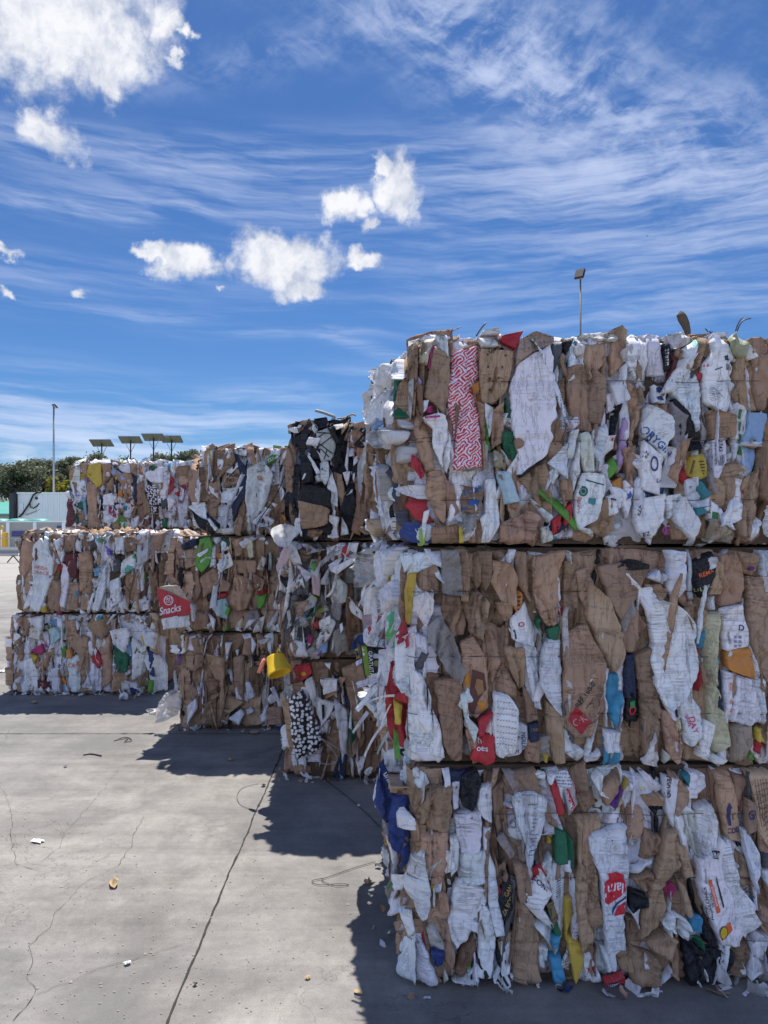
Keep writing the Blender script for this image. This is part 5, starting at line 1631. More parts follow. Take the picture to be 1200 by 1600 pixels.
l4.hand((0, 820), .25, '''
b 100,580 200,560 180,700 120,690
wm 170,620 220,600 265,640 250,720 180,700 crump=.01
w 190,580 270,570 265,660 210,620
aq 310,650 360,630 390,700 330,750 h0=.03
lb 300,610 350,590 350,640
b 415,600 470,590 480,680 420,700
w 460,580 500,620 490,660
b 550,600 690,580 690,680 640,720 560,660 convex=.02
b 620,720 690,690 700,980 640,1010 h0=.02
w 690,650 800,640 815,700 780,800 720,760
G 720,760 810,820 800,920 715,910 h0=.03
G 780,710 825,700 820,740 790,740
r 565,770 600,750 640,860 620,900 570,850
w 530,990 580,850 620,900 610,1030
w 150,840 205,830 240,920 240,1060 180,1050 150,960 h0=.02
y 195,800 240,820 220,870
m 205,780 270,740 280,800 230,810
o 420,780 455,770 460,830 425,830
lg 375,770 410,760 410,820 385,830
b 220,870 310,820 300,910 250,910
w 400,830 510,815 500,1050 440,1050 430,940 h0=.025 id=redtx2
b 410,680 550,690 560,930 510,1000 500,830
w 310,910 380,880 380,1060 320,1060
r 340,920 370,900 370,930
mr 240,970 310,980 320,1030 240,1020
w 830,700 910,790 880,960 830,970 h0=.025
b 870,960 930,880 920,1010 870,1010
B 930,780 965,800 965,950 935,960 h0=.03
lg 930,970 960,970 950,1060 925,1060
w 890,620 980,680 970,780 900,740
b 850,590 1020,570 1020,700 960,700
w 960,800 1040,880 1040,1040 980,1040 h0=.03
b 720,920 800,930 790,1050 700,1050
B 800,1010 880,1050 870,1070 800,1060
w 790,980 850,980 880,1040 800,1010
b 510,1020 580,1030 560,1060 515,1060
b 40,900 130,870 130,1020 30,1000 face=L h0=.05
b 60,700 120,680 110,860 70,850 face=L h0=.04
w 55,700 95,690 90,780 60,760 face=L h0=.06
''')
u4.text('redtxt', (0,820), .25, 265, 270, 22, -6, 'FRESA', (.65,.25,.2)); u4.text('redtxt', (0,820), .25, 262, 300, 22, -6, 'DULCE', (.65,.25,.2))
l4.text('redtx2', (0,820), .25, 470, 875, 24, 6, 'CINY', (.6,.15,.15))
b5.hand((0, 600), .275, '''
y 508,455 575,442 582,570 560,588 495,515 h0=.04 lab=bright_yellow_sheet
b 405,490 440,470 450,545 420,545 face=L h0=.05
b 450,450 505,445 500,520 470,500
b 500,560 560,570 555,680 570,820 510,815 500,660 h0=.03
mr 395,700 430,640 440,720 415,810 400,780 face=L h0=.08
li 470,530 500,530 490,590 475,590
w 395,620 425,605 425,640 400,650 face=L h0=.08
lb 470,640 490,650 495,760 480,730
b 575,450 635,450 630,530 580,580
w 665,470 740,445 740,510 690,500 h0=.03
b 650,510 745,500 745,640 720,680 690,560 h0=.03
b 740,450 775,450 775,510 745,510
n 745,515 778,520 778,670 755,670 h0=.03
o 795,470 815,460 812,520 795,510
w 780,510 820,520 800,560
b 775,555 815,550 815,680 780,690
b 810,590 850,680 860,730 820,750
w 830,500 920,470 925,560 860,560 830,530 h0=.03
G 848,470 885,460 885,490 850,500 h0=.045
dots 820,590 885,570 890,740 850,730 h0=.03
r 955,510 990,540 985,600 955,630 975,570 h0=.03 crump=.01
w 985,460 1015,465 1000,530 980,520
b 1010,470 1080,460 1060,520 1010,530
bl 1020,530 1100,495 1080,560 1030,580 h0=.03
m 1030,555 1055,550 1050,620 1035,610
w 1020,580 1050,600 1040,660 1020,660
w 590,630 640,620 650,690 590,690
B 565,610 595,600 600,640 570,650
y 572,620 590,615 588,635
wp 580,720 650,715 650,800 590,790
lg 655,790 690,745 715,770 710,825 h0=.03
o 680,600 700,610 695,645 675,640
r 740,640 760,690 745,700
k 650,670 690,680 680,725 655,715
c 690,690 720,690 715,730
w 890,600 945,600 940,650 895,690
gr 915,650 955,650 950,710 920,710
w 950,640 1000,660 960,720
r 990,620 1020,610 1015,640
w 810,670 830,660 835,740 810,735
G 910,770 945,760 945,820 905,815
w 745,770 790,750 775,820 750,820
b 510,760 570,770 575,825 500,815
''')
dress(G2[2], PK, PK, dict(k=8, kb=3, b=3, w=2, wm=1.5, bd=2), (.06, .16), (.15, .45), 120, 40, psc=dict(k=10, w=5, b=3, g=1, gr=2, wp=1), rise=.03, crest=40, psl=dict(k=10, kb=3, w=4, bd=4, gr=2))
dress(G2[1], PD, PD, PT, (.05, .13), (.12, .35), 230, 40, top=False, amp=1.3, psc={**PX, 'fd': 8, 'gp': 6, 'bd': 4, 'g': 6}, psl=dict(w=8, g=5, fd=5, bd=6, k=3, wm=3))
dress(G2[0], PB, PW, PT, (.06, .15), (.25, .6), 60, 30, top=False)
dress(G3[2], dict(w=20, wc=4, b=6, wp=3, g=2, bl=2), PB, PT, (.05, .14), (.2, .5), 110, 30, psc=dict(w=14, b=4, g=3, k=1.5, wp=3))
dress(G3[1], PB, PB, PT, (.06, .16), (.25, .6), 70, 34, top=False)
dress(G3[0], {**PB, 'b': 40}, PB, PT, (.06, .16), (.3, .7), 45, 34, top=False, psl=dict(w=8, b=12, bd=9, k=2))
for q in G4: dress(q, {**PW, 'w': 20, 'lb': .4, 'mr': .4}, PB, PT, (.05, .13), (.22, .6), 100, 30, top=q is G4[1], crest=16)
dress(b5, {**PW, 'r': 1.2, 'B': .6, 'y': .4, 'n': .8, 'G': .6, 'li': .5, 'wp': 8}, {**PX, 'r': 3, 'mr': 4}, PT, (.05, .13), (.18, .45), 140, 30, crest=16)
for q in (b5a, b5b):
    for f_ in 'FLR': q.fill(f_, PB, (.2, .35), (.3, .6), res=.03)

for q in S1+tuple(G2)+tuple(G3)+tuple(G4)+(b5, b5a, b5b): q.finish()

# ------------------------------------------------------------------ loose things in and around the stacks
def loose(name, label, cat, org, sc, text, base, group=None):
    """a loose sheet of its own: parts are laid at their own distance"""
    class L_(Bale):
        def __init__(s): s.res = .008; s.rnd = random.Random(len(label)); s.base = np.array(base, float); s.ids = {}; s.scr = []; s.count = {}; s.fr = {'F': (None, 9, 9), 'L': (None, 9, 9)}; s.d = base[1]
    q = L_(); q.root = empty(name, base, label, cat, group)
    q.hand(org, sc, text); return q
fl = loose('carton_flap', 'red and white carton flap with script lettering sticking out of the third stack', 'carton', (230, 830), .2, '''
bg 95,432 150,420 250,414 275,450 335,545 335,560 80,440 d=5.62 amp=.25 name=brown_corner
r 80,440 330,545 345,640 330,655 120,677 d=5.615 amp=.25 id=red name=red_panel
w 120,675 335,652 340,742 130,766 d=5.62 amp=.25 name=white_panel
''', (-1.75, 5.62, 0.6))
o_ = (230, 830)
fl.disc('red', o_, .2, 171, 538, 38, 38, WHT, inner=.86, lift=.004); fl.text('red', o_, .2, 171, 530, 26, 0, 'FRIT', WHT); fl.text('red', o_, .2, 171, 552, 11, 0, 'SNACKS', WHT)
fl.text('red', o_, .2, 184, 612, 58, 12, 'Snacks', WHT, shear=.25, squash=.8)
loose('plastic_film', 'clear crumpled plastic film hanging to the ground between the leftmost and third stacks', 'plastic film', (230, 830), .2, '''
fc 215,1230 270,1280 275,1370 230,1440 150,1475 75,1480 85,1350 150,1260 d=5.75 crump=.04 amp=1.5 name=film_sheet
fc 215,1080 245,1110 250,1240 215,1240 d=5.75 crump=.03 name=film_tail
fc 0,1380 80,1390 80,1430 20,1420 d=5.8 crump=.03 name=film_edge
''', (-1.75, 5.75, 0.0))

def toy_bucket():
    t = empty('toy_bucket', (-.706, 4.57, .70), 'yellow plastic toy bucket wedged between bales of the second stack', 'bucket')
    mb = MB(); n = 24; prof = [(.0, .0), (.040, .0), (.044, .006), (.056, .085), (.060, .088), (.060, .094), (.053, .094), (.041, .01), (0, .009)]
    for r_, z in prof: mb.V += [Vector((r_*math.cos(2*math.pi*k/n)*(1+.10*math.sin(3*k)*.3), r_*math.sin(2*math.pi*k/n), z)) for k in range(n)]
    for i in range(len(prof)-1):
        for k in range(n): mb.Fc.append([i*n+k, i*n+(k+1) % n, (i+1)*n+(k+1) % n, (i+1)*n+k])
    M = Matrix.Rotation(math.radians(158), 4, 'Y') @ Matrix.Rotation(math.radians(25), 4, 'X') @ Matrix.Scale(1.25, 4)
    M.translation = Vector((.03, 0, .11))
    b = mb.build('bucket', MT['yellow_plastic'], t, True); b.data.transform(M)
    hb = MB().tube([(.058*math.cos(a), .0, .09-.07*math.sin(a)) for a in (math.pi*k/12 for k in range(13))], .004, 6).build('handle', MT['yellow_plastic'], t, True); hb.data.transform(M)
    sc = MB(); sc.tube([(-.065, -.02, .01), (-.045, -.02, .06), (-.03, -.02, .095)], [.012, .013, .009], 8); sc.build('toy_spade', MT['orange_plastic'], t, True)
    sp = MB(); sp.tube([(.045, -.01, .10), (.05, -.01, .14), (.058, -.01, .165)], .006, 6); sp.build('strap', MT['yellow_plastic'], t, True)
toy_bucket()

def wire_thing(name, label, cat, pts, rad, mat, smooth=3, group=None):
    P_ = [Vector(p) for p in pts]
    for _ in range(smooth):
        Q_ = [P_[0]]
        for a, b in zip(P_, P_[1:]): Q_ += [a*.75+b*.25, a*.25+b*.75]
        P_ = Q_+[P_[-1]]
    return tag(MB().tube(P_, rad, 5).build(name, mat, None, True), label, cat, group)
def pp(l, d): return [((x-600)/F*d, d+(q[0] if q else 0), HC-(y-810)/F*d) for x, y, *q in l]
def pz(l, o, s, d): return pp([(o[0]+x*s, o[1]+y*s) for x, y in l], d)
wire_thing('loose_wire', 'pale bent wire loop springing from the dotted bag of the second stack', 'wire', pz([(365,1275),(430,1310),(520,1420),(490,1450),(430,1460),(365,1430)], (400,830), .25, 4.58), .0025, MT['galvanised_steel'])
wire_thing('loose_wire', 'pale straight wire running right from the dotted bag', 'wire', pz([(380,1280),(440,1310),(510,1360),(590,1400),(590,1430),(570,1435)], (400,830), .25, 4.6), .0022, MT['galvanised_steel'])
wire_thing('loose_wire', 'dark wire coil lying on the sunlit concrete left of the nearest stack', 'wire', [gp(1080*.0+x*.5167, 1080+y*.5167, .006) for x, y in ((1135,515),(1050,540),(985,565),(935,572),(960,588),(1030,580),(1065,585),(1010,590),(965,570),(990,562))], .0016, MT['wire'])
wire_thing('loose_wire', 'thin strap lying on the shaded ground beside the second stack', 'wire', [gp(x*.5167, 1080+y*.5167, .006) for x, y in ((975,262),(1020,295),(1070,335),(1110,370),(1148,410))], .0025, MT['wire'])
wire_thing('loose_wire', 'faint wire loop on the concrete in front of the third stack', 'wire', [gp(x*.5167, 1080+y*.5167, .005) for x, y in ((780,280),(730,290),(712,320),(730,350),(790,362))], .0013, MT['wire'])
wire_thing('loose_wire', 'dark scribble of wire on the ground joint by the third stack', 'wire', [gp(x*.5167, 1080+y*.5167, .005) for x, y in ((345,150),(380,135),(405,150),(370,155),(395,140),(350,148))], .003, MT['wire'])
wire_thing('loose_wire', 'short dark curved wire on the pale concrete below the plastic film', 'wire', [gp(x*.5167, 1080+y*.5167, .006) for x, y in ((252,192),(275,188),(307,195))], .005, MT['wire'])
wire_thing('loose_wire', 'single dark wire rising from the top of the nearest stack at its left', 'wire', pz([(690,170),(715,130),(745,93)], z1, K, 2.8), .003, MT['wire'], 1)
wire_thing('loose_wire', 'thin wire leaning along the top of the nearest stack', 'wire', pz([(500,165),(550,140),(605,113)], z1, K, 2.8), .0018, MT['wire'], 1)
wire_thing('loose_wire', 'forked dark wire standing on top of the nearest stack at far right', 'wire', pz([(1010,140),(1025,95),(1050,58)], z2, K, 2.8), .0026, MT['wire'], 1)
wire_thing('loose_wire', 'bent dark wire beside the forked one on top of the nearest stack', 'wire', pz([(1020,140),(1035,100),(1060,72),(1100,65)], z2, K, 2.8), .0026, MT['wire'], 2)
wire_thing('loose_wire', 'small twiggy wire tuft on top of the nearest stack', 'wire', pz([(832,125),(855,150),(862,122),(856,152),(880,138),(858,155)], z2, K, 2.75), .0022, MT['wire'], 1)
wire_thing('loose_wire', 'long black strap slanting across the white top bale of the third stack', 'wire', pz([(715,250),(690,360),(640,460),(580,540),(555,585)], (230,640), .30833, 5.72), .004, MT['black_hose'])
wire_thing('curled_strip', 'pale curled strip arching above the second stack', 'strip', pz([(395,10),(480,30),(560,60),(630,85),(590,130)], (440,640), .13333, 4.95), .011, MT['grey_panel'], 2)
wire_thing('curled_strip', 'thin brown strip curling up from the top of the second stack', 'strip', pz([(650,105),(760,95),(800,60),(850,55),(870,75)], (440,640), .13333, 4.95), .006, MT['wood'], 2)
t = empty('post_stump', ((1070-600)/F*2.78, 2.78, 2.25), 'dark weathered wooden stick poking up from the top of the nearest stack', 'stick')
st_ = MB(); q = pz([(725,330),(725,200),(728,140),(715,100),(700,70),(690,45),(695,28)], z2, K, 2.78); st_.tube([(x-t.location.x, y-t.location.y, z-t.location.z) for x, y, z in q], [.012,.012,.012,.016,.018,.017,.008], 9)
st_.build('stick', MT['old_wood'], t, False)

# litter on the ground
def litter(label, px, py, w, l, hgt, mat, name='litter_scrap', seed=1, group='litter on the concrete'):
    w *= .62; l *= .62; hgt *= .7
    r = random.Random(seed); x, y, _ = gp(px, py); n = 7; mb = MB(); a = r.uniform(0, 3); c, s_ = math.cos(a), math.sin(a); N_ = 8
    for i in range(N_+1):
        for j in range(N_+1):
            u, v = i/N_-.5, j/N_-.5
            e = 1+.25*float(vnoise(u*4+seed, v*4)); X, Y = u*w*e, v*l*e
            z = .006+hgt*max(0, .5+.9*float(vnoise(u*3.1+seed*3, v*3.1)))*(1.2-abs(u)-abs(v))+hgt*.6*abs(u)**2
            mb.V.append(Vector((x+c*X-s_*Y, y+s_*X+c*Y, z)))
    for i in range(N_):
        for j in range(N_): k = i*(N_+1)+j; mb.Fc.append([k, k+1, k+N_+2, k+N_+1])
    return tag(mb.build(name, mat, None, True), label, 'litter', group)
def G_(x, y): return x*.5167, 1080+y*.5167
litter('brown curled card scrap on the sunlit concrete left of the long joint', *G_(345,588), .05, .10, .035, MT['wood'], 'card_scrap', 1)
litter('folded white paper scrap lying on the concrete at far left', *G_(112,457), .10, .05, .012, MT['scrap_white'], 'paper_scrap', 2)
litter('small pale crumpled scrap near the shadow of the nearest stack', *G_(1110,583), .05, .05, .03, MT['wood'], 'card_scrap', 3)
litter('pale scrap among pebbles at the lower left of the concrete', *G_(385,827), .035, .03, .012, MT['scrap_white'], 'paper_scrap', 4)
litter('crumpled clear bag on the shaded ground before the leftmost stack', *G_(373,28), .13, .13, .12, MT['scrap_white'], 'plastic_bag', 5)
litter('grey flat scrap in the shadow of the leftmost stack', *G_(103,36), .12, .08, .02, MT['wood'], 'card_scrap', 6)
litter('dark pebble beside the long ground joint near the bottom', *G_(590,890), .02, .025, .012, MT['black_hose'], 'pebble', 7)
litter('dark clod on the ground joint at the edge of the shadow', *G_(797,288), .04, .04, .02, MT['crack_dirt'], 'pebble', 8)
litter('brown scrap lying in the shadow of the third stack', *G_(697,210), .07, .05, .02, MT['wood'], 'card_scrap', 9)
litter('white sliver on the shaded ground beside the second stack', *G_(1085,350), .05, .02, .012, MT['scrap_white'], 'paper_scrap', 10)
litter('white crumb in front of the dotted bag bale', *G_(935,268), .06, .05, .03, MT['scrap_white'], 'paper_scrap', 11)
litter('thin pale sliver on the concrete below the wire coil', *G_(1130,720), .05, .012, .01, MT['pale_flake'], 'paper_scrap', 12)
litter('pale green scrap on the ground at the left end of the leftmost stack', 4, 1050, .10, .10, .05, MT['scrap_white'], 'paper_scrap', 13)
litter('small dark scrap at far left on the pale concrete', *G_(198,230), .03, .03, .015, MT['black_hose'], 'pebble', 14)
litter('tan scrap on the wire coil shadow edge', *G_(1085,915), .05, .03, .012, MT['wood'], 'card_scrap', 15)
litter('tiny pale chip right of the long joint', *G_(930,870), .03, .025, .01, MT['wood'], 'card_scrap', 16)
def flakes():
    r = random.Random(3); V = []; Q = []
    spots = [(560, .0, 0)]*0
    for i in range(380):
        if r.random() < .55: px, py = r.gauss(*r.choice([(150,90),(60,60),(270,60),(390,50),(330,40)])), r.choice([1440,1480,1530,1560,1400])+r.gauss(0, 40)
        else: px, py = r.uniform(0, 640), 1110+490*r.random()**.7
        if py < 1095: continue
        x, y, _ = gp(px, py); s = abs(r.gauss(.0022, .002))+.001; a = r.uniform(0, 6.3); n = 5; i0 = len(V); hh = s*.5
        for k in range(n): V.append((x+s*math.cos(a+k*1.256)*r.uniform(.6, 1.2), y+s*math.sin(a+k*1.256)*r.uniform(.6, 1.2), .002))
        V.append((x, y, .003+hh)); Q += [[i0+k, i0+(k+1) % n, i0+n] for k in range(n)]
    me = bpy.data.meshes.new('ground_flakes'); me.from_pydata(V, [], Q); tag(link('ground_flakes', me, None, (MT['pale_flake'],)), kind='stuff')
flakes()

def base_shreds():
    """torn bits swept up against the feet of the stacks"""
    r = random.Random(17); Vs, Qs, Us, Cs, Ms = [], [], [], [], []; off = 0
    pal = dict(w=9, b=7, bd=3, wp=2, g=2, wm=2, f=1, r=.3, B=.3, G=.2, k=1); ks = list(pal)
    for b, n in ((A, 34), (G2[0], 40), (G3[0], 50), (G4[0], 60)):
        for i in range(n):
            if r.random() < .72: x = b.x0+r.uniform(-.06, b.W); y = b.d-abs(r.gauss(0, .05))
            else: x = b.x0-abs(r.gauss(0, .06))-.01; y = b.d+r.uniform(0, b.D)
            w = r.uniform(.008, .035); l = w*r.uniform(.8, 3); a = r.uniform(0, 6.28); tl = r.uniform(-.5, .5)
            fr = Frame((x, y, .010), (math.cos(a), math.sin(a), tl*.3), (-math.sin(a), math.cos(a), tl), (0, 0, 1))
            pts = [(-w/2, -l/2), (w/2*r.uniform(.6, 1), -l/2), (w/2, l*r.uniform(.1, .5)), (-w*.3, l/2)]
            V, Q, UV = sheet(pts, .008, r, h0=.008, amp=.8, crump=.006, skirt=0, tuck=.002)
            V = fr(V); V[:, 2] = np.maximum(V[:, 2], .002)
            mat, c, al, nm = CODES[r.choices(ks, [pal[k] for k in ks])[0]]; c = jitter(c, r)
            Vs.append(V); Qs.append(Q+off); Us.append(UV); Cs.append(np.tile(np.array([*c, al]), (len(V), 1))); Ms.append(np.full(len(Q), MATS.index(mat))); off += len(V)
    me = mesh_np('paper_shreds', np.vstack(Vs), np.vstack(Qs), np.vstack(Us), np.vstack(Cs), midx=np.concatenate(Ms))
    tag(link('paper_shreds', me, None, [MT[m] for m in MATS]), kind='stuff')
base_shreds()
# ------------------------------------------------------------------ background: lamps, solar panels, container, barrier, trees
def lamp_post(label, px, top, d, ang, rad, pm='galvanised_steel', pitch=38):
    x = (px-600)/F*d; h = Zp(top, d)
    t = empty('lamp_post', (x, d, 0), label, 'lamp post', 'flood lamp posts')
    MB().tube([(0,0,0), (0,0,h*.5), (0,0,h-.12)], [rad*1.5, rad*1.25, rad], 12).build('pole', MT[pm], t, True)
    MB().box((0,0,.012), (rad*6, rad*6, .02)).build('base_plate', MT['galvanised_steel'], t)
    M = Matrix.Rotation(math.radians(ang), 3, 'Z') @ Matrix.Rotation(math.radians(pitch), 3, 'X')
    c = Vector((0, 0, h)) + M @ Vector((0, -.09, .0))
    hd = MB().box(c, (.27, .31, .08), M, .02).build('lamp_head', MT['dark_steel'], t)
    g = MB().box(c+M @ Vector((0, -.01, -.05)), (.22, .25, .012), M).build('lens', MT['lamp_glass'], hd)
    MB().box((0,0,h-.10), (.07, .07, .16)).build('bracket', MT['dark_steel'], t)
lamp_post('tall lamp post with a floodlight rising behind the nearest stack', 907, 424, 20.0, -38, .024, 'pole_steel', 62)
lamp_post('thin grey lamp post on the left in front of the olive trees', 84, 633, 44.0, 150, .048)

def solar(label, px, top, d, pan=((-.45, 0), (.45, 0)), w=.84, l=1.0):
    x = (px-600)/F*d; h = Zp(top, d)+.1
    t = empty('solar_mast', (x, d, 0), label, 'solar panel', 'solar panels on masts')
    MB().tube([(0,0,0), (0,0,h)], .06, 8).build('mast', MT['dark_steel'], t, True)
    M = Matrix.Rotation(math.radians(-27), 3, 'X')
    for i, (ox, oz) in enumerate(pan):
        p = MB().box((ox, 0, h+oz), (w, l, .05), M, .01).build('solar_panel', MT['solar_back'], t)
        f = MB()
        for k in (-1, 1): f.box(Vector((ox, 0, h+oz))+M @ Vector((k*w*.5, 0, 0)), (.04, l+.04, .07), M)
        for k in (-1, 1): f.box(Vector((ox, 0, h+oz))+M @ Vector((0, k*l*.5, 0)), (w-.045, .04, .07), M)
        f.build('panel_frame', MT['galvanised_steel'], p)
    e = max(abs(o[0]) for o in pan)*1.15
    s = MB(); s.tube([(0,0,h-1.1), (e,0,h-.08)], .025, 6); s.tube([(0,0,h-1.1), (-e,0,h-.08)], .025, 6); s.build('strut', MT['galvanised_steel'], t)
solar('leftmost pair of solar panels on a mast, lowest of them', 159, 694, 62)
solar('pair of solar panels on a mast between the leftmost pair and the long row', 204, 689, 62)
solar('left mast of the joined solar panel row, behind the farthest bale', 240, 685, 62)
solar('right mast of the joined solar panel row, carrying two panels', 268, 688, 63)

def container():
    d = 41.0; x0, x1 = (27-600)/F*d, (122-600)/F*d; z1 = Zp(769, d); W = x1-x0
    t = empty('waste_container', (x0, d, 0), 'large pale grey green steel container with a black hose behind the low wall', 'container')
    b = MB(); b.box((W*.5, 1.2, z1*.5+.15), (W, 2.4, z1-.3), None, .04); b.build('body', MT['white_paint'], t)
    r = MB()
    for k in range(7): r.box((W*(.40+.095*k), -.03, z1*.5+.15), (.07, .06, z1-.5))
    r.box((W*.5, -.04, z1-.05), (W, .08, .09)); r.box((W*.36, -.035, z1*.55), (.20, .07, z1-.7)); r.box((W*.5, -.03, .36), (W, .06, .12)); r.build('rib', MT['white_paint'], t)
    MB().box((.22, -.03, z1-.9), (.26, .05, .62), None, .01).build('control_box', MT['white_paint'], t)
    MB().box((-.17, .8, z1*.5+.1), (.30, 2.2, z1-.3), None, .03).build('end_frame', MT['dark_steel'], t)
    MB().tube([(.15, -.10, 1.75), (.35, -.14, 1.9), (.75, -.14, 2.5), (.95, -.14, 2.95), (1.15, -.12, 3.1), (1.35, -.05, 3.1)], .05, 8).build('hose', MT['black_hose'], t, True)
    MB().tube([(.75, -.10, 2.5), (.78, -.12, 2.3), (.95, -.12, 2.22), (1.15, -.1, 2.35), (1.25, -.08, 2.5)], .035, 8).build('hose', MT['black_hose'], t, True)
    MB().tube([(1.10, -.02, 2.78), (1.10, -.09, 2.78)], .09, 12).build('hose_port', MT['dark_steel'], t)
    MB().tube([(.5, -.05, 1.85), (1.3, -.05, 2.15)], .03, 6).build('rail', MT['grey_panel'], t)
    f = MB()
    for k in (.1, .9): f.box((W*k, .6, .15), (.3, .9, .3))
    f.build('skid', MT['dark_steel'], t)
container()

def low_wall():
    d = 36.0; x0, x1 = (-160-600)/F*d, (118-600)/F*d; z1 = Zp(816, d)
    t = empty('panel_wall', (x0, d, 0), 'long low grey panel wall with posts in front of the container', 'wall')
    MB().box(((x1-x0)/2, .1, z1/2), (x1-x0, .16, z1)).build('wall_panel', MT['grey_panel'], t)
    MB().box(((x1-x0)/2, .1, z1+.03), (x1-x0, .22, .06)).build('coping', MT['white_paint'], t)
    for px in (-120, -70, -25, 13, 55, 100):
        MB().box(((px-600)/F*d-x0, -.02, z1/2-.003), (.16, .10, z1-.01)).build('post', MT['white_paint'], t)
    s = MB().box(((29-600)/F*d-x0, -.035, Zp(834, d)), (.62, .05, .26), None, .008); tag(s.build('wall_sign', MT['blue_sign'], None), 'dark blue sign on the low wall beside the yellow cabinet', 'sign').location = (x0, d, 0)
    s2 = MB().box(((95-600)/F*d-x0, -.035, Zp(823.5, d)), (.34, .05, .12), None, .008); tag(s2.build('wall_sign', MT['blue_sign'], None), 'small dark blue sign on the low wall, just above the leftmost stack', 'sign').location = (x0, d, 0)
    yb = empty('yellow_cabinet', ((4-600)/F*34.5, 34.5, 0), 'yellow cabinet at the far left edge before the low wall', 'cabinet')
    z_ = Zp(832, 34.5); MB().box((0, 0, z_/2), (.42, .3, z_), None, .02).build('cabinet', MT['yellow_paint'], yb)
    MB().tube([(-.02, 0, z_), (-.02, 0, Zp(821, 34.5))], .05, 8).build('pipe', MT['yellow_paint'], yb, True)
    MB().tube([(.03, -.17, 0), (.03, -.17, Zp(828, 34.5))], .03, 8).build('white_pipe', MT['white_paint'], yb, True)
low_wall()
def bin_dome(px, w, d, label):
    x = (px-600)/F*d
    t = empty('recycling_bin', (x, d, 0), label, 'bin', 'recycling bins behind the wall')
    h = Zp(818, d); mb = MB(); n = 20
    MB().box((0, 0, h/2), (w, 1.0, h), None, .05).build('bin_body', MT['grey_panel'], t)
    for i in range(7):
        a = i/6*math.pi/2; rr = math.cos(a)
        mb.V += [Vector((w*.56*(abs(math.cos(q))**.7)*math.copysign(1, math.cos(q))*(rr**.6), .55*math.sin(q)*(rr**.6), h+.004+.26*math.sin(a))) for q in (2*math.pi*k/n for k in range(n))]
    for i in range(6):
        for k in range(n): mb.Fc.append([i*n+k, i*n+(k+1) % n, (i+1)*n+(k+1) % n, (i+1)*n+k])
    mb.build('bin_lid', MT['teal_paint'], t, True)
bin_dome(0, 1.05, 38.0, 'bin with a rounded teal lid at the left edge, behind the low wall')
bin_dome(29, .98, 38.0, 'bin with a rounded teal lid under the dark end of the container')
bin_dome(62, .98, 38.0, 'bin with a rounded teal lid below the hose of the container')
def shed():
    d = 46; x0, x1 = (-90-600)/F*d, (19-600)/F*d
    t = empty('shed', ((x0+x1)/2, d, 0), 'low shed with a flat sloping teal roof at the left edge', 'shed'); W = x1-x0
    z = Zp(805, d); MB().box((0, 1.5, z/2), (W-.3, 3, z)).build('wall', MT['grey_panel'], t)
    mb = MB(); z2 = Zp(796.5, d); mb.V = [Vector(p) for p in ((-W/2,-.3,z+.01),(W/2,-.3,z+.01),(W/2,3.2,z2+.5),(-W/2,3.2,z2+.5),(-W/2,-.3,z+.10),(W/2,-.3,z+.10),(W/2,3.2,z2+.6),(-W/2,3.2,z2+.6))]
    mb.Fc = [[0,3,2,1],[4,5,6,7],[0,1,5,4],[1,2,6,5],[2,3,7,6],[3,0,4,7]]; mb.build('roof', MT['teal_paint'], t)
    MB().tube([(W/2+.02,-.32,0),(W/2+.02,-.32,z)], .05, 8).build('downpipe', MT['dark_steel'], t)
shed()
def guard_rail():
    d = 27.5; x0, x1 = -38.0, (29-600)/F*d
    t = empty('guard_rail', (x0, d, 0), 'galvanised crash barrier on splayed feet crossing the yard at left', 'barrier'); W = x1-x0
    zt_, zb = Zp(855.5, d), Zp(869, d); zm = (zt_+zb)/2; h = zt_-zb
    pr = [(0, zb), (-.05, zb+h*.15), (-.05, zb+h*.32), (.0, zm), (-.05, zb+h*.68), (-.05, zb+h*.85), (0, zt_)]
    mb = MB()
    for x in (0, W): mb.V += [Vector((x, y, z)) for y, z in pr]+[Vector((x, y+.02, z)) for y, z in pr[::-1]]
    n = len(pr)*2
    for k in range(n): mb.Fc.append([k, (k+1) % n, n+(k+1) % n, n+k])
    mb.Fc += [[k for k in range(n)][::-1], [n+k for k in range(n)]]
    mb.build('rail_beam', MT['galvanised_steel'], t)
    x = W-.20
    while x > 0:
        f = MB(); f.tube([(x-.22, 0, .02), (x, .0, zb+.02)], .022, 6); f.tube([(x+.22, 0, .02), (x, .0, zb+.02)], .022, 6); f.build('splayed_foot', MT['dark_steel'], t); x -= 3.2
    # a light mesh fence stands behind it
    d2 = 33; f = empty('mesh_fence', (-34, d2, 0), 'low light wire fence between the crash barrier and the low wall', 'fence'); W2 = (112-600)/F*d2+34
    h2 = Zp(841, d2); p = MB(); p.tube([(0,0,h2), (W2,0,h2)], .02, 6); p.tube([(0,0,h2*.5), (W2,0,h2*.5)], .012, 6); p.tube([(0,0,.15), (W2,0,.15)], .012, 6); p.build('rail', MT['galvanised_steel'], f)
    k = W2-.3
    while k > 0: MB().tube([(k,0,0), (k,0,h2)], .025, 6).build('fence_post', MT['galvanised_steel'], f); k -= 1.1
guard_rail()
tag(MB().tube([((67-600)/F*39, 39, 0), ((67-600)/F*39, 39, Zp(770, 39))], [.03, .015], 6).build('antenna_mast', MT['white_paint']), 'thin white whip mast standing in front of the container', 'mast')
tag(MB().tube([((60-600)/F*47, 47, 0), ((60-600)/F*47, 47, Zp(746, 47))], .05, 6).build('fence_pole', MT['dark_steel']), 'thin dark pole between the olive trees above the container', 'pole')

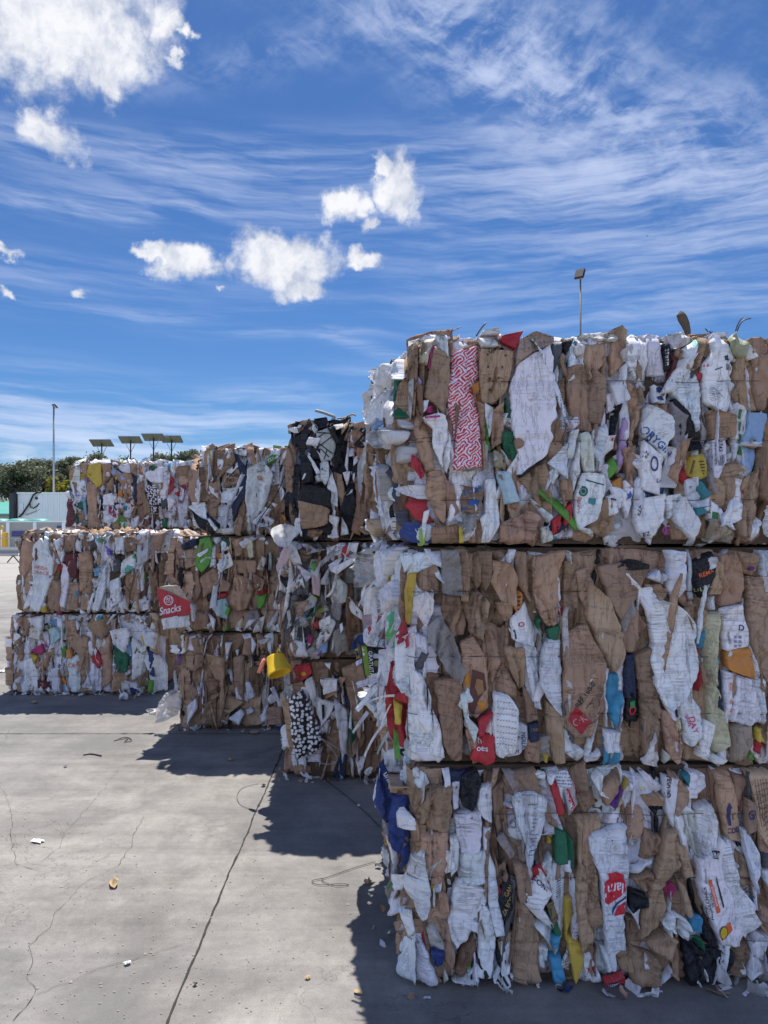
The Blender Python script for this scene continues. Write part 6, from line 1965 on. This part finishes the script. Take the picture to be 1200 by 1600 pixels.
# grass bank
def bank():
    xs = np.linspace(-170, 120, 90); ys = np.array([47, 48, 49, 50, 51.5, 53, 55, 58, 62, 68, 80, 100, 140, 220])
    V = []; 
    for y in ys:
        for x in xs:
            s = min(max((y-47)/6.5, 0), 1); s = s*s*(3-2*s)
            z = -.3+2.75*s+max(0, y-56)*.030+.35*float(vnoise(x*.13, y*.13))*s+.15*float(vnoise(x*.6, y*.6))*s
            V.append((x, y, z))
    n = len(xs); Q = [[j*n+i, j*n+i+1, (j+1)*n+i+1, (j+1)*n+i] for j in range(len(ys)-1) for i in range(n-1)]
    me = bpy.data.meshes.new('grass_bank'); me.from_pydata(V, [], Q); me.polygons.foreach_set('use_smooth', [True]*len(Q)); tag(link('grass_bank', me, None, (MT['dry_grass'],)), kind='structure')
def bank_z(x, y):
    s = min(max((y-47)/6.5, 0), 1); s = s*s*(3-2*s); return -.3+2.75*s+max(0, y-56)*.030+.35*float(vnoise(x*.13, y*.13))*s
bank()
def mat_leaf():
    m, t, b, o = material('olive_leaf'); c, al = colattr()
    setc(b, 'Base Color', c); setc(b, 'Roughness', .6)
    tl = t.nodes.new('ShaderNodeBsdfTranslucent'); t.links.new(c.v, tl.inputs[0]); mx = t.nodes.new('ShaderNodeMixShader'); mx.inputs[0].default_value = .42
    t.links.new(b.outputs[0], mx.inputs[1]); t.links.new(tl.outputs[0], mx.inputs[2]); t.links.new(mx.outputs[0], o.inputs[0])
mat_leaf()
def tree(label, px, top, wpx, d, seed, name='olive_tree', cols=((.070,.095,.045),(.20,.22,.14)), cat='tree', low=.25, group='olive trees on the bank', leaf=.13, n=8500):
    g = np.random.default_rng(seed); r = random.Random(seed)
    x = (px-600)/F*d; z0 = bank_z(x, d)-.05; h = Zp(top, d)-z0; w = wpx/F*d
    t = empty(name, (x, d, z0), label, cat, group)
    tr = MB(); fork = h*r.uniform(.18, .26); a0 = r.uniform(-.2, .2)
    tr.tube([(0,0,0), (a0*.3,0,fork*.5), (a0,.1,fork)], [.26, .20, .17], 9)
    cl = []
    for k in range(7):
        a = k*2.4+r.uniform(-.4, .4); rr = w*.5*r.uniform(.35, .8); zz = h*r.uniform(.45, .8)
        e = Vector((rr*math.cos(a), rr*math.sin(a)*.9, zz)); m_ = e*.5+Vector((a0*.5, 0, fork*.6))
        tr.tube([(a0,.1,fork), tuple(m_), tuple(e)], [.11, .075, .03], 6)
    tr.build('trunk', MT['bark'], t, True)
    for k in range(26):                                              # leaf clumps spread through the crown
        a = r.uniform(0, 6.28); q = r.random()**.5; zz = r.uniform(low+.1, .90)
        env = math.sin(math.pi*min(max((zz-low+.12)/(1.12-low), 0), 1))**.6
        cl.append((w*.5*q*env*math.cos(a)*.9, w*.5*q*env*math.sin(a)*.9, h*zz, r.uniform(.55, 1.05)*w*.19))
    cl = np.array(cl); idx = g.integers(0, len(cl), n); D = g.normal(size=(n, 3)); D /= np.linalg.norm(D, axis=1)[:, None]
    rad = g.random(n)**.45*(1+.25*g.normal(size=n))
    c = cl[idx, :3]+D*(cl[idx, 3]*rad)[:, None]*np.array([1.15, 1.1, .82])
    c[:, 2] = np.clip(c[:, 2], h*low*.8, h*1.02)
    A_ = g.normal(size=(n, 3)); A_ /= np.linalg.norm(A_, axis=1)[:, None]; B_ = np.cross(A_, g.normal(size=(n, 3))); B_ /= np.linalg.norm(B_, axis=1)[:, None]
    s = leaf*(.5+.8*g.random(n)); V = np.stack([c-A_*s[:, None], c-B_*(s*.42)[:, None], c+A_*s[:, None], c+B_*(s*.42)[:, None]], 1).reshape(-1, 3)
    k = (g.random(len(cl))[idx]*.75+g.random(n)*.25); C0, C1 = np.array(cols[0]), np.array(cols[1])
    col = (C0+(C1-C0)*k[:, None]); col = np.repeat(np.column_stack([col, np.ones(n)]), 4, 0)
    link('crown', mesh_np('crown', V, np.arange(n*4).reshape(-1, 4), None, col, False), t, (MT['olive_leaf'],))
T_ = [('broad olive tree at the left edge of the bank, low and dark', -14, 726, 80, 54), ('olive tree with a visible forked trunk left of the lamp post', 32, 722, 92, 52),
      ('tall rounded olive tree just left of the lamp post', 66, 716, 66, 57), ('olive tree behind the lamp post, partly hidden', 92, 722, 50, 66),
      ('high olive tree between the lamp post and the leftmost solar panels', 118, 710, 62, 62), ('olive tree under the leftmost solar panels', 156, 707, 60, 60),
      ('olive tree under the second pair of solar panels', 200, 707, 62, 61), ('olive tree between the second pair and the row of solar panels', 232, 714, 54, 66),
      ('olive tree behind the row of solar panels', 262, 704, 60, 66), ('olive tree right of the solar panel row', 300, 699, 66, 64), ('olive tree hidden low behind the third stack', 342, 712, 60, 66)]
for i, (lb, px, top, w_, d) in enumerate(T_): tree(lb, px, top, w_, d, 100+i)
tree('yellow green bush to the right of the lamp post', 90, 738, 40, 50, 201, 'bush', ((.16,.17,.02),(.34,.30,.03)), 'bush', .02, 'bushes on the bank', .15, 2600)
tree('small grey green bush right of the lamp post, above the container', 108, 752, 44, 49, 202, 'bush', ((.07,.09,.05),(.13,.15,.09)), 'bush', .02, 'bushes on the bank', .13, 2600)
tree('dark bush beside the farthest bale, above the container', 126, 742, 34, 48, 203, 'bush', ((.03,.045,.02),(.07,.085,.04)), 'bush', .02, 'bushes on the bank', .14, 2400)
tree('dry yellowish bush under the olive trees by the lamp post', 52, 768, 30, 48.5, 204, 'bush', ((.14,.12,.05),(.22,.18,.08)), 'bush', .02, 'bushes on the bank', .10, 1800)

# birds
for i, (px, py, s) in enumerate([(1012, 369, .30), (836, 296, .12), (907, 363, .12), (838, 385, .14)]):
    d = 60; mb = MB(); x, y, z = (px-600)/F*d, d, Zp(py, d)
    mb.V = [Vector((x+a*s, y+b*s, z+c*s)) for a, b, c in ((-.9,0,.35),(-.1,-.12,.05),(.1,-.12,.05),(.9,0,.25),(.1,.14,.05),(-.1,.14,.05),(0,-.3,0),(0,.35,-.02),(0,0,-.1),(0,0,.1))]
    mb.Fc = [[0,1,5],[1,2,4,5],[2,3,4],[6,1,8],[6,8,2],[7,8,5],[7,4,8],[1,6,9],[6,2,9],[5,9,7],[9,4,7],[1,5,8],[2,8,4]]
    tag(mb.build('bird', MT['bird_dark']), ['larger dark bird gliding right of the lamp post', 'tiny bird speck highest in the sky above the lamp post', 'tiny bird speck just above the lamp post head', 'tiny bird speck left of the lamp post head'][i], 'bird', 'birds in the sky')
